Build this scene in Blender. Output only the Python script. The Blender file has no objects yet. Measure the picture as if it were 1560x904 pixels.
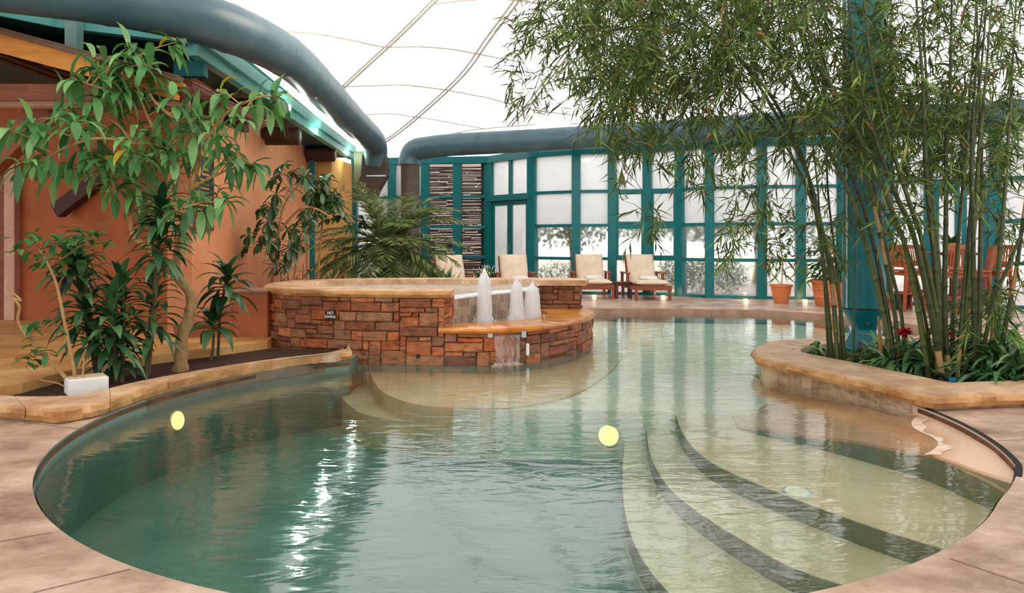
import bpy, bmesh, math, random
from mathutils import Vector, Matrix
from mathutils.geometry import tessellate_polygon

PI = math.pi
CAMZ, F, CX, HY = 1.25, 1140.0, 780.0, 367.0
WATER = -0.08
scene = bpy.context.scene
col = scene.collection
V = Vector


def G(px, py, z=0.0):
    """point of the ground plane at height z seen at pixel (px, py) of the 1560x904 photo"""
    D = (CAMZ - z) * F / (py - HY)
    return V(((px - CX) / F * D, D, z))


def P(px, py, D):
    return V(((px - CX) / F * D, D, CAMZ - (py - HY) / F * D))


def XY(px, D):
    return V(((px - CX) / F * D, D, 0))


def lin(c):
    def f(v):
        v /= 255.0
        return v / 12.92 if v <= 0.04045 else ((v + 0.055) / 1.055) ** 2.4
    return tuple(f(v) for v in c)


# ------------------------------------------------------------------ materials
MATS = {}


def newmat(name):
    m = bpy.data.materials.new(name)
    m.use_nodes = True
    nt = m.node_tree
    nt.nodes.clear()
    out = nt.nodes.new('ShaderNodeOutputMaterial')
    MATS[name] = m
    return m, nt, out


def mat(name, c1, c2=None, scale=4.0, rough=0.6, bump=0.0, bscale=25.0, metal=0.0, attr=False,
        transl=0.0, spec=0.4, stretch=(1, 1, 1), detail=5.0, c3=None):
    m, nt, out = newmat(name)
    N, L = nt.nodes, nt.links
    bs = N.new('ShaderNodeBsdfPrincipled')
    bs.inputs['Roughness'].default_value = rough
    bs.inputs['Metallic'].default_value = metal
    bs.inputs['Specular IOR Level'].default_value = spec
    tc = N.new('ShaderNodeTexCoord')
    mp = N.new('ShaderNodeMapping')
    mp.inputs['Scale'].default_value = stretch
    L.new(tc.outputs['Object'], mp.inputs['Vector'])
    no = N.new('ShaderNodeTexNoise')
    no.inputs['Scale'].default_value = scale
    no.inputs['Detail'].default_value = detail
    no.inputs['Roughness'].default_value = 0.6
    L.new(mp.outputs['Vector'], no.inputs['Vector'])
    rp = N.new('ShaderNodeValToRGB')
    rp.color_ramp.elements[0].position = 0.3
    rp.color_ramp.elements[1].position = 0.7
    a = lin(c1)
    b = lin(c2) if c2 else a
    rp.color_ramp.elements[0].color = (*a, 1)
    rp.color_ramp.elements[1].color = (*b, 1)
    if c3:
        e = rp.color_ramp.elements.new(0.5)
        e.color = (*lin(c3), 1)
    L.new(no.outputs['Fac'], rp.inputs['Fac'])
    colout = rp.outputs['Color']
    if attr:
        at = N.new('ShaderNodeAttribute')
        at.attribute_name = 'Col'
        mx = N.new('ShaderNodeMix')
        mx.data_type = 'RGBA'
        mx.blend_type = 'MULTIPLY'
        mx.inputs['Factor'].default_value = 1.0
        L.new(colout, mx.inputs['A'])
        L.new(at.outputs['Color'], mx.inputs['B'])
        colout = mx.outputs['Result']
    L.new(colout, bs.inputs['Base Color'])
    if bump > 0:
        n2 = N.new('ShaderNodeTexNoise')
        n2.inputs['Scale'].default_value = bscale
        n2.inputs['Detail'].default_value = 6
        L.new(mp.outputs['Vector'], n2.inputs['Vector'])
        bp = N.new('ShaderNodeBump')
        bp.inputs['Strength'].default_value = bump
        bp.inputs['Distance'].default_value = 0.02
        L.new(n2.outputs['Fac'], bp.inputs['Height'])
        L.new(bp.outputs['Normal'], bs.inputs['Normal'])
    if transl > 0:
        tr = N.new('ShaderNodeBsdfTranslucent')
        L.new(colout, tr.inputs['Color'])
        ms = N.new('ShaderNodeMixShader')
        ms.inputs['Fac'].default_value = transl
        L.new(bs.outputs['BSDF'], ms.inputs[1])
        L.new(tr.outputs['BSDF'], ms.inputs[2])
        L.new(ms.outputs['Shader'], out.inputs['Surface'])
    else:
        L.new(bs.outputs['BSDF'], out.inputs['Surface'])
    return m


def emis(name, c, s):
    m, nt, out = newmat(name)
    e = nt.nodes.new('ShaderNodeEmission')
    e.inputs['Color'].default_value = (*lin(c), 1)
    e.inputs['Strength'].default_value = s
    nt.links.new(e.outputs['Emission'], out.inputs['Surface'])
    return m


def pane_mat(name, frost, tint=(255, 255, 255), gloss=0.06, blur=0):
    m, nt, out = newmat(name)
    N, L = nt.nodes, nt.links
    tp = N.new('ShaderNodeBsdfTransparent')
    tp.inputs['Color'].default_value = (*lin(tint), 1)
    if blur:
        tp = N.new('ShaderNodeBsdfRefraction')
        tp.inputs['Color'].default_value = (*lin(tint), 1)
        tp.inputs['IOR'].default_value = 1.12
        tp.inputs['Roughness'].default_value = blur
    tl = N.new('ShaderNodeBsdfTranslucent')
    tl.inputs['Color'].default_value = (0.92, 0.92, 0.91, 1)
    gl = N.new('ShaderNodeBsdfGlossy')
    gl.inputs['Roughness'].default_value = 0.08
    a = N.new('ShaderNodeMixShader')
    tc = N.new('ShaderNodeTexCoord')
    no = N.new('ShaderNodeTexNoise')
    no.inputs['Scale'].default_value = 1.3
    L.new(tc.outputs['Object'], no.inputs['Vector'])
    mr = N.new('ShaderNodeMapRange')
    mr.inputs['From Min'].default_value = 0.3
    mr.inputs['From Max'].default_value = 0.7
    mr.inputs['To Min'].default_value = max(0, frost - 0.15)
    mr.inputs['To Max'].default_value = min(1, frost + 0.12)
    L.new(no.outputs['Fac'], mr.inputs['Value'])
    L.new(mr.outputs['Result'], a.inputs['Fac'])
    L.new(tp.outputs['BSDF'], a.inputs[1])
    L.new(tl.outputs['BSDF'], a.inputs[2])
    b = N.new('ShaderNodeMixShader')
    b.inputs['Fac'].default_value = gloss
    L.new(a.outputs['Shader'], b.inputs[1])
    L.new(gl.outputs['BSDF'], b.inputs[2])
    L.new(b.outputs['Shader'], out.inputs['Surface'])
    return m


def water_mat(name, density, absorb, wscale=5.0, strength=0.25, rough=0.03, white=0.0, dist=0.03, scat=None):
    m, nt, out = newmat(name)
    N, L = nt.nodes, nt.links
    tp = N.new('ShaderNodeBsdfTransparent')
    tp.inputs['Color'].default_value = (0.97, 0.99, 0.985, 1)
    gl = N.new('ShaderNodeBsdfGlossy')
    gl.inputs['Roughness'].default_value = rough
    gl.inputs['Color'].default_value = (1, 1, 1, 1)
    tc = N.new('ShaderNodeTexCoord')
    mp = N.new('ShaderNodeMapping')
    mp.inputs['Scale'].default_value = (0.55, 1.25, 1)
    L.new(tc.outputs['Object'], mp.inputs['Vector'])
    n1 = N.new('ShaderNodeTexNoise')
    n1.inputs['Scale'].default_value = wscale
    n1.inputs['Detail'].default_value = 3
    n1.inputs['Distortion'].default_value = 0.8
    L.new(mp.outputs['Vector'], n1.inputs['Vector'])
    bp = N.new('ShaderNodeBump')
    bp.inputs['Strength'].default_value = strength
    bp.inputs['Distance'].default_value = dist
    L.new(n1.outputs['Fac'], bp.inputs['Height'])
    L.new(bp.outputs['Normal'], gl.inputs['Normal'])
    fr = N.new('ShaderNodeFresnel')
    fr.inputs['IOR'].default_value = 1.75
    L.new(bp.outputs['Normal'], fr.inputs['Normal'])
    ge = N.new('ShaderNodeNewGeometry')
    mf = N.new('ShaderNodeMix')
    mf.data_type = 'FLOAT'
    L.new(ge.outputs['Backfacing'], mf.inputs['Factor'])
    L.new(fr.outputs['Fac'], mf.inputs['A'])
    mf.inputs['B'].default_value = 0.02
    ms = N.new('ShaderNodeMixShader')
    L.new(mf.outputs['Result'], ms.inputs['Fac'])
    L.new(tp.outputs['BSDF'], ms.inputs[1])
    L.new(gl.outputs['BSDF'], ms.inputs[2])
    last = ms
    if white > 0:
        df = N.new('ShaderNodeBsdfDiffuse')
        df.inputs['Color'].default_value = (0.9, 0.92, 0.92, 1)
        m3 = N.new('ShaderNodeMixShader')
        m3.inputs['Fac'].default_value = white
        L.new(ms.outputs['Shader'], m3.inputs[1])
        L.new(df.outputs['BSDF'], m3.inputs[2])
        last = m3
    L.new(last.outputs['Shader'], out.inputs['Surface'])
    if density > 0:
        va = N.new('ShaderNodeVolumeAbsorption')
        va.inputs['Color'].default_value = (*absorb, 1)
        va.inputs['Density'].default_value = density
        if scat:
            vs = N.new('ShaderNodeVolumeScatter')
            vs.inputs['Color'].default_value = (*scat[:3], 1)
            vs.inputs['Density'].default_value = scat[3]
            ad = N.new('ShaderNodeAddShader')
            L.new(va.outputs['Volume'], ad.inputs[0])
            L.new(vs.outputs['Volume'], ad.inputs[1])
            L.new(ad.outputs['Shader'], out.inputs['Volume'])
        else:
            L.new(va.outputs['Volume'], out.inputs['Volume'])
    return m


def foam_mat(name, base_alpha, streak=30.0, c=(245, 245, 245)):
    """falling or rising water: white scattering streaks with clear water between"""
    m, nt, out = newmat(name)
    N, L = nt.nodes, nt.links
    tp = N.new('ShaderNodeBsdfTransparent')
    df = N.new('ShaderNodeBsdfDiffuse')
    df.inputs['Color'].default_value = (*lin(c), 1)
    tl = N.new('ShaderNodeBsdfTranslucent')
    tl.inputs['Color'].default_value = (*lin(c), 1)
    md = N.new('ShaderNodeMixShader')
    md.inputs['Fac'].default_value = 0.5
    L.new(df.outputs['BSDF'], md.inputs[1])
    L.new(tl.outputs['BSDF'], md.inputs[2])
    tc = N.new('ShaderNodeTexCoord')
    mp = N.new('ShaderNodeMapping')
    mp.inputs['Scale'].default_value = (1, 1, 0.06)
    L.new(tc.outputs['Object'], mp.inputs['Vector'])
    no = N.new('ShaderNodeTexNoise')
    no.inputs['Scale'].default_value = streak
    no.inputs['Detail'].default_value = 2
    L.new(mp.outputs['Vector'], no.inputs['Vector'])
    mr = N.new('ShaderNodeMapRange')
    mr.inputs['From Min'].default_value = 0.35
    mr.inputs['From Max'].default_value = 0.65
    mr.inputs['To Min'].default_value = max(0, base_alpha - 0.25)
    mr.inputs['To Max'].default_value = min(1, base_alpha + 0.25)
    L.new(no.outputs['Fac'], mr.inputs['Value'])
    at = N.new('ShaderNodeAttribute')
    at.attribute_name = 'Col'
    mu = N.new('ShaderNodeMath')
    mu.operation = 'MULTIPLY'
    L.new(mr.outputs['Result'], mu.inputs[0])
    L.new(at.outputs['Fac'], mu.inputs[1])
    ms = N.new('ShaderNodeMixShader')
    L.new(mu.outputs['Value'], ms.inputs['Fac'])
    L.new(tp.outputs['BSDF'], ms.inputs[1])
    L.new(md.outputs['Shader'], ms.inputs[2])
    L.new(ms.outputs['Shader'], out.inputs['Surface'])
    return m


M_deck = mat('stamped_deck', (128, 98, 80), (210, 182, 160), scale=2.4, rough=0.4, bump=0.9, bscale=8, c3=(178, 148, 126), detail=10)
M_joint = mat('deck_joint', (120, 88, 70), (140, 104, 84), rough=0.8)
M_slot = mat('gap_shadow_black', (22, 18, 14), (34, 28, 22), rough=0.9)
M_flag = mat('flagstone_coping', (168, 124, 90), (228, 196, 164), scale=3.5, rough=0.5, bump=1.0, bscale=14, c3=(204, 164, 128), attr=True, detail=9)
M_ledge = mat('wet_amber_stone', (190, 118, 45), (226, 160, 82), scale=3.0, rough=0.18, bump=0.25, bscale=20, c3=(212, 136, 58), attr=True, spec=0.6)
M_porchflag = mat('porch_flagstone', (178, 122, 66), (226, 178, 118), scale=2.2, rough=0.45, bump=0.35, bscale=12, c3=(206, 152, 92))
M_stone = mat('sandstone_blocks', (150, 140, 132), (255, 248, 240), scale=9.0, rough=0.6, bump=1.0, bscale=30, attr=True, c3=(228, 216, 204), detail=9, stretch=(1, 1, 2.2))
M_mortar = mat('joint_mortar', (96, 64, 42), (126, 86, 60), rough=0.9)
M_tile = mat('wet_spill_tile', (214, 204, 190), (255, 250, 240), scale=6, rough=0.3, bump=0.4, bscale=30, attr=True)
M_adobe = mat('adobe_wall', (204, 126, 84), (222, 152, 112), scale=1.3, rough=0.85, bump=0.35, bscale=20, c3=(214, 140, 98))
M_adobe2 = mat('adobe_wall_shade', (152, 78, 40), (176, 98, 56), scale=1.3, rough=0.85, bump=0.35, bscale=20)  # same adobe with the porch roof's shade put into the colour
M_adobe3 = mat('adobe_block_yellow', (206, 144, 76), (222, 164, 96), scale=1.3, rough=0.85, bump=0.3, bscale=20)
M_step = mat('step_tile', (142, 72, 36), (172, 94, 52), scale=2.5, rough=0.6, bump=0.2)
M_soil = mat('dark_soil', (40, 24, 14), (86, 52, 32), scale=25, rough=0.95, bump=1.0, bscale=60)
M_plaster = mat('pool_plaster', (98, 118, 104), (124, 140, 124), scale=1.8, rough=0.7, bump=0.1, bscale=30)
M_beach = mat('sandstone_shelf', (172, 124, 84), (196, 152, 112), scale=2.0, rough=0.5, bump=0.2, bscale=25)
def wet_dry(m):
    # the stone is darker where it is under the water line, paler where it has dried
    nt = m.node_tree
    bs = [n for n in nt.nodes if n.type == 'BSDF_PRINCIPLED'][0]
    src = bs.inputs['Base Color'].links[0].from_socket
    ge = nt.nodes.new('ShaderNodeNewGeometry')
    sp = nt.nodes.new('ShaderNodeSeparateXYZ')
    nt.links.new(ge.outputs['Position'], sp.inputs['Vector'])
    mr = nt.nodes.new('ShaderNodeMapRange')
    mr.inputs['From Min'].default_value = WATER - 0.005
    mr.inputs['From Max'].default_value = WATER + 0.02
    nt.links.new(sp.outputs['Z'], mr.inputs['Value'])
    mx = nt.nodes.new('ShaderNodeMix')
    mx.data_type = 'RGBA'
    nt.links.new(mr.outputs['Result'], mx.inputs['Factor'])
    nt.links.new(src, mx.inputs['A'])
    mx.inputs['B'].default_value = (*lin((222, 186, 158)), 1)
    nt.links.new(mx.outputs['Result'], bs.inputs['Base Color'])


wet_dry(M_beach)
M_stepp = mat('step_plaster', (186, 160, 122), (214, 188, 150), scale=1.8, rough=0.7)
M_riser_shade = mat('riser_shade', (104, 98, 72), (132, 124, 94), scale=4, rough=0.6)  # darker colour paints the shadow on the underwater step faces
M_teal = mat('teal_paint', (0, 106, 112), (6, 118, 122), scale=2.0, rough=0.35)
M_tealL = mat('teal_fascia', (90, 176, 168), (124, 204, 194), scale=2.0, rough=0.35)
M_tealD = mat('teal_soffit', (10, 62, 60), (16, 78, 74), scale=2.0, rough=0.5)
M_duct = mat('slate_blue_duct', (56, 86, 98), (80, 110, 120), scale=2.0, rough=0.38, spec=0.5, bump=0.1, bscale=5)
M_ductB = mat('duct_brown', (86, 78, 70), (112, 100, 88), scale=3.0, rough=0.45)
M_hood = mat('hood_shade_brown', (62, 46, 40), (80, 60, 52), scale=2.5, rough=0.5)  # shade at the duct's far end is put into this dark brown
M_olive = mat('hood_olive', (88, 84, 58), (110, 104, 74), scale=2.5, rough=0.5)
M_timber = mat('red_timber', (104, 50, 24), (146, 78, 42), scale=3.0, rough=0.55, stretch=(1, 1, 6))
M_rake = mat('amber_fascia', (188, 112, 34), (216, 146, 58), scale=3.0, rough=0.5, stretch=(1, 1, 8))
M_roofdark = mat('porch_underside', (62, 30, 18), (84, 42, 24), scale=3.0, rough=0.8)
M_gutter = mat('gutter_brown', (92, 48, 38), (122, 68, 52), scale=3.0, rough=0.35, metal=0.2)
M_pipe = mat('downpipe_tan', (128, 86, 66), (150, 104, 82), scale=3.0, rough=0.4)
M_viga = mat('dark_log', (52, 26, 16), (82, 44, 26), scale=5.0, rough=0.7)
M_wood = mat('chair_wood', (128, 66, 38), (160, 90, 54), scale=5.0, rough=0.4, stretch=(1, 1, 4))
M_wood2 = mat('stool_wood', (150, 70, 36), (180, 94, 52), scale=5.0, rough=0.4, stretch=(1, 1, 4))
M_dwood = mat('dark_table_wood', (88, 38, 26), (112, 52, 34), scale=5.0, rough=0.35)
M_cush = mat('cream_cushion', (220, 196, 168), (238, 218, 194), scale=5.0, rough=0.9, bump=0.25, bscale=14)
M_towel = mat('white_towel', (240, 238, 234), (250, 249, 247), scale=20.0, rough=0.95, bump=0.3, bscale=120)
M_terra = mat('terracotta', (216, 120, 66), (234, 146, 92), scale=5.0, rough=0.7, bump=0.1)
M_navy = mat('navy_pot', (24, 26, 44), (36, 38, 58), scale=5.0, rough=0.25)
M_basket = mat('tan_pot', (176, 128, 62), (206, 160, 92), scale=12.0, rough=0.8)
M_bark = mat('pale_bark', (128, 94, 56), (182, 146, 98), scale=14.0, rough=0.85, bump=0.7, bscale=40, stretch=(1, 1, 0.5))
M_twig = mat('twig', (150, 108, 66), (186, 144, 96), scale=10.0, rough=0.8)
M_cane = mat('dracaena_cane', (70, 66, 36), (104, 92, 52), scale=20.0, rough=0.8)
M_leaf = mat('tree_leaf', (225, 230, 215), (255, 255, 255), scale=8.0, rough=0.45, attr=True, transl=0.3)
M_leafd = mat('glossy_leaf', (200, 210, 190), (255, 255, 255), scale=8.0, rough=0.32, attr=True, transl=0.15)
M_bleaf = mat('bamboo_leaf', (215, 220, 205), (255, 255, 255), scale=6.0, rough=0.5, attr=True, transl=0.35)
M_culm = mat('bamboo_culm', (215, 220, 205), (255, 255, 255), scale=9.0, rough=0.4, attr=True, stretch=(3, 3, 0.6))
M_red = mat('red_petal', (176, 14, 36), (206, 30, 52), rough=0.6, transl=0.2)
M_white = mat('white_box', (224, 222, 216), (238, 236, 230), rough=0.6)
M_boxtop = mat('box_top', (206, 184, 150), (222, 200, 166), rough=0.7)
M_sign = mat('sign_brown', (44, 30, 24), (54, 38, 30), rough=0.5)
M_signw = mat('sign_white', (240, 236, 226), rough=0.6)
M_plaque = mat('plaque_navy', (26, 28, 38), (36, 38, 48), rough=0.5)
M_gold = mat('plaque_gold', (200, 148, 46), (220, 168, 66), rough=0.5)
M_steel = mat('steel', (170, 172, 172), (196, 198, 198), rough=0.3, metal=0.6)
M_black = mat('black_rubber', (16, 16, 16), (28, 28, 28), rough=0.5)
M_valve = mat('teal_valve', (20, 110, 130), (30, 130, 150), rough=0.4)
M_seam = mat('roof_seam', (206, 198, 188), (220, 212, 202), rough=0.6)
M_doorpink = mat('door_trim', (196, 150, 126), (214, 170, 146), rough=0.6)
M_ground = mat('outside_gravel', (206, 194, 176), (232, 222, 206), scale=2.0, rough=0.95, bump=0.3)
M_lattice = mat('stick_fence', (84, 62, 50), (122, 92, 74), scale=8.0, rough=0.9)
M_pinkwall = mat('outside_stucco', (226, 190, 172), (238, 206, 190), rough=0.9)
M_frost = pane_mat('frosted_pane', 0.78)
M_clear = pane_mat('clear_pane', 0.06, gloss=0.015, blur=0.2)
M_shade = pane_mat('shaded_pane', 0.05, (206, 196, 190), 0.008)
M_water = water_mat('pool_water', 0.68, (0.50, 0.79, 0.74), wscale=6.5, strength=0.13, rough=0.06)
M_spa = water_mat('spa_water', 0.0, (1, 1, 1), wscale=7, strength=0.3, rough=0.04, white=0.15)
M_jet = foam_mat('jet_foam', 0.9, 40, (252, 252, 252))
M_fall = foam_mat('waterfall_sheet', 0.42, 34, (226, 208, 200))
M_spill = foam_mat('spill_sheet', 0.16, 24)
M_foamw = mat('white_water', (236, 238, 238), (250, 250, 250), scale=20, rough=0.3, bump=0.3)
M_lamp = emis('lamp_warm', (255, 204, 104), 4.5)
M_lampoff = mat('lamp_lens', (222, 212, 170), (232, 224, 190), rough=0.4)
M_glow = emis('floor_lamp_glow', (255, 196, 110), 7.0)
M_eavel = emis('eave_lamp', (225, 255, 236), 7.0)


# --------------------------------------------------------------- mesh builder
class MB:
    def __init__(self):
        self.v, self.f, self.c = [], [], []
        self.cur = (1.0, 1.0, 1.0)

    def vert(self, p):
        self.v.append((p[0], p[1], p[2]))
        return len(self.v) - 1

    def face(self, idx, c=None):
        self.f.append(tuple(idx))
        self.c.append(c or self.cur)

    def quad(self, a, b, c, d, colr=None):
        i = len(self.v)
        for p in (a, b, c, d):
            self.v.append((p[0], p[1], p[2]))
        self.face((i, i + 1, i + 2, i + 3), colr)

    def box(self, x0, x1, y0, y1, z0, z1):
        self.obox(V((0, 0, 0)), V((1, 0, 0)), V((0, 1, 0)), x0, x1, y0, y1, z0, z1)

    def obox(self, o, u, n, a0, a1, b0, b1, z0, z1):
        i = len(self.v)
        for z in (z0, z1):
            for a, b in ((a0, b0), (a1, b0), (a1, b1), (a0, b1)):
                p = o + u * a + n * b
                self.v.append((p.x, p.y, p.z + z))
        for q in ((3, 2, 1, 0), (4, 5, 6, 7), (0, 1, 5, 4), (1, 2, 6, 5), (2, 3, 7, 6), (3, 0, 4, 7)):
            self.face([i + k for k in q])

    def beam(self, a, b, w, h):
        """square bar from a to b"""
        d = (b - a)
        L = d.length
        d = d / L
        up = V((0, 0, 1)) if abs(d.z) < 0.95 else V((0, 1, 0))
        s = d.cross(up).normalized()
        t = s.cross(d).normalized()
        i = len(self.v)
        for p in (a, b):
            for x, y in ((-1, -1), (1, -1), (1, 1), (-1, 1)):
                q = p + s * (x * w / 2) + t * (y * h / 2)
                self.v.append(tuple(q))
        for q in ((3, 2, 1, 0), (4, 5, 6, 7), (0, 1, 5, 4), (1, 2, 6, 5), (2, 3, 7, 6), (3, 0, 4, 7)):
            self.face([i + k for k in q])

    def tube(self, pts, rad, n=8, cap=True, cols=None):
        pts = [V(p) for p in pts]
        m = len(pts)
        if not hasattr(rad, '__len__'):
            rad = [rad] * m
        base = len(self.v)
        t0 = (pts[1] - pts[0]).normalized()
        ref = V((0, 0, 1)) if abs(t0.z) < 0.9 else V((0, 1, 0))
        s = t0.cross(ref).normalized()
        for k in range(m):
            if k == 0:
                t = pts[1] - pts[0]
            elif k == m - 1:
                t = pts[-1] - pts[-2]
            else:
                t = pts[k + 1] - pts[k - 1]
            if t.length < 1e-9:
                t = t0
            t = t.normalized()
            s = (s - t * s.dot(t))
            if s.length < 1e-6:
                s = t.orthogonal()
            s.normalize()
            r2 = t.cross(s)
            for j in range(n):
                a = 2 * PI * j / n
                q = pts[k] + (s * math.cos(a) + r2 * math.sin(a)) * rad[k]
                self.v.append(tuple(q))
        for k in range(m - 1):
            for j in range(n):
                j2 = (j + 1) % n
                self.face((base + k * n + j, base + k * n + j2, base + (k + 1) * n + j2, base + (k + 1) * n + j),
                          cols[k] if cols else None)
        if cap:
            self.face([base + j for j in range(n)][::-1], cols[0] if cols else None)
            self.face([base + (m - 1) * n + j for j in range(n)], cols[-1] if cols else None)

    def lathe(self, o, prof, n=24, sq=None):
        """prof: list of (r, z); sq: list of squareness 0..1 per ring"""
        base = len(self.v)
        for k, (r, z) in enumerate(prof):
            q = sq[k] if sq else 0
            for j in range(n):
                a = 2 * PI * (j + 0.5) / n
                c, s = math.cos(a), math.sin(a)
                m = max(abs(c), abs(s))
                f = (1 - q) + q / m
                self.v.append((o[0] + r * c * f, o[1] + r * s * f, o[2] + z))
        for k in range(len(prof) - 1):
            for j in range(n):
                j2 = (j + 1) % n
                self.face((base + k * n + j, base + k * n + j2, base + (k + 1) * n + j2, base + (k + 1) * n + j))
        self.face([base + j for j in range(n)][::-1])
        self.face([base + (len(prof) - 1) * n + j for j in range(n)])

    def poly(self, pts, z=None, flip=False):
        """flat polygon (tessellated)"""
        P3 = [V((p[0], p[1], p[2] if z is None else z)) for p in pts]
        tris = tessellate_polygon([[V((p.x, p.y, 0)) for p in P3]])
        i = len(self.v)
        for p in P3:
            self.v.append(tuple(p))
        for t in tris:
            a, b, c = (P3[k] for k in t)
            up = (b - a).cross(c - a).z > 0
            t = tuple(t)
            if up == flip:
                t = t[::-1]
            self.face([i + k for k in t])

    def prism(self, pts, z0, z1):
        """pts plan polygon; z1 number or function(x, y)"""
        area = sum(pts[k][0] * pts[(k + 1) % len(pts)][1] - pts[(k + 1) % len(pts)][0] * pts[k][1] for k in range(len(pts)))
        if area < 0:
            pts = pts[::-1]
        f = z1 if callable(z1) else (lambda x, y: z1)
        self.poly([(p[0], p[1], f(p[0], p[1])) for p in pts])
        self.poly([(p[0], p[1], z0) for p in pts], flip=True)
        n = len(pts)
        for k in range(n):
            a, b = pts[k], pts[(k + 1) % n]
            self.quad((a[0], a[1], z0), (b[0], b[1], z0), (b[0], b[1], f(b[0], b[1])), (a[0], a[1], f(a[0], a[1])))

    def disc(self, c, nrm, r, n=20):
        nrm = nrm.normalized()
        s = nrm.orthogonal().normalized()
        t = nrm.cross(s)
        i = len(self.v)
        for j in range(n):
            a = 2 * PI * j / n
            self.v.append(tuple(c + (s * math.cos(a) + t * math.sin(a)) * r))
        self.face([i + j for j in range(n)])

    def leaf(self, b, d, up, L, w, droop=0.3, c=(0.1, 0.2, 0.05), seg=4, shape=0.45, fold=0.15):
        """a leaf blade from b along d, bending down"""
        d = d.normalized()
        s = d.cross(up)
        if s.length < 1e-4:
            s = d.orthogonal()
        s.normalize()
        i = len(self.v)
        p = V(b)
        cd = d.copy()
        step = L / seg
        for k in range(seg + 1):
            t = k / seg
            if t < shape:
                ww = w * math.sin(PI / 2 * (0.12 + 0.88 * t / shape))
            else:
                ww = w * max(0.02, math.cos(PI / 2 * (t - shape) / (1 - shape)))
            nn = s.cross(cd).normalized()
            for sg in (-1, 0, 1):
                q = p + s * (sg * ww / 2) + nn * (abs(sg) * fold * ww)
                self.v.append((q.x, q.y, q.z))
            p = p + cd * step
            cd = (cd + V((0, 0, -1)) * (droop * step / L * 1.6)).normalized()
        for k in range(seg):
            a = i + 3 * k
            self.face((a, a + 1, a + 4, a + 3), c)
            self.face((a + 1, a + 2, a + 5, a + 4), c)

    def blade(self, b, d, up, L, w, c):
        """small bamboo leaf: two folded halves"""
        d = d.normalized()
        s = d.cross(up)
        if s.length < 1e-4:
            s = d.orthogonal()
        s.normalize()
        i = len(self.v)
        m = b + d * (L * 0.38)
        t = b + d * L + V((0, 0, -0.12 * L))
        for q in (b, m + s * w / 2, t, m - s * w / 2):
            self.v.append((q.x, q.y, q.z))
        self.face((i, i + 1, i + 2, i + 3), c)

    def build(self, name, m, parent=None, smooth=False, loc=None, auto=None, bevel=None, sub=0):
        off = V((0, 0, 0))
        if parent is not None:
            q = parent
            while q is not None:
                off += q.location
                q = q.parent
        elif loc is not None:
            off = V(loc)
        me = bpy.data.meshes.new(name)
        me.from_pydata([(x - off.x, y - off.y, z - off.z) for x, y, z in self.v], [], self.f)
        ca = me.color_attributes.new('Col', 'FLOAT_COLOR', 'CORNER')
        buf = []
        for f, c in zip(self.f, self.c):
            buf.extend((c[0], c[1], c[2], 1.0) * len(f))
        ca.data.foreach_set('color', buf)
        me.materials.append(m)
        if smooth:
            me.polygons.foreach_set('use_smooth', [True] * len(me.polygons))
            if auto is None:
                auto = 40
            me.set_sharp_from_angle(angle=math.radians(auto))
        me.update()
        o = bpy.data.objects.new(name, me)
        col.objects.link(o)
        if parent is not None:
            o.parent = parent
        elif loc is not None:
            o.location = loc
        if bevel:
            bv = o.modifiers.new('bevel', 'BEVEL')
            bv.width = bevel
            bv.segments = 3
            bv.limit_method = 'ANGLE'
        return o


def thing(name, label, cat, loc=(0, 0, 0), rotz=0.0, group=None, kind=None):
    o = bpy.data.objects.new(name, None)
    o.empty_display_size = 0.1
    col.objects.link(o)
    o.location = loc
    o.rotation_euler = (0, 0, rotz)
    tag(o, label, cat, group, kind)
    return o


def tag(o, label=None, cat=None, group=None, kind=None):
    if label:
        o['label'] = label
    if cat:
        o['category'] = cat
    if group:
        o['group'] = group
    if kind:
        o['kind'] = kind
    return o


def kids(o):
    return [c for c in bpy.data.objects if c.parent == o]


def dup(root, loc, rotz, label, group=None):
    r = root.copy()
    col.objects.link(r)
    r.location = loc
    r.rotation_euler = (0, 0, rotz)
    r['label'] = label
    if group:
        r['group'] = group
    for ch in kids(root):
        c = ch.copy()
        col.objects.link(c)
        c.parent = r
        for g in kids(ch):
            d = g.copy()
            col.objects.link(d)
            d.parent = c
    return r


def bez(pts, n=8):
    """Catmull-Rom through points"""
    pts = [V(p) for p in pts]
    out = []
    m = len(pts)
    for k in range(m - 1):
        p0 = pts[max(0, k - 1)]
        p1, p2 = pts[k], pts[k + 1]
        p3 = pts[min(m - 1, k + 2)]
        for j in range(n):
            t = j / n
            out.append(0.5 * ((2 * p1) + (p2 - p0) * t + (2 * p0 - 5 * p1 + 4 * p2 - p3) * t * t + (3 * p1 - p0 - 3 * p2 + p3) * t ** 3))
    out.append(pts[-1])
    return out


def resample(pts, n):
    pts = [V(p) for p in pts]
    ls = [0]
    for a, b in zip(pts, pts[1:]):
        ls.append(ls[-1] + (b - a).length)
    T = ls[-1]
    out = []
    k = 0
    for i in range(n):
        s = T * i / (n - 1)
        while k < len(pts) - 2 and ls[k + 1] < s:
            k += 1
        seg = ls[k + 1] - ls[k]
        t = (s - ls[k]) / seg if seg > 1e-9 else 0
        out.append(pts[k].lerp(pts[k + 1], min(1, max(0, t))))
    return out


def length(pts):
    return sum((V(b) - V(a)).length for a, b in zip(pts, pts[1:]))


def offset(pts, d):
    """offset plan polyline to its right side (walking direction) by d"""
    pts = [V(p) for p in pts]
    out = []
    for k in range(len(pts)):
        a = pts[max(0, k - 1)]
        b = pts[min(len(pts) - 1, k + 1)]
        t = (b - a)
        t.z = 0
        t.normalize()
        out.append(pts[k] + V((t.y, -t.x, 0)) * d)
    return out


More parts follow.
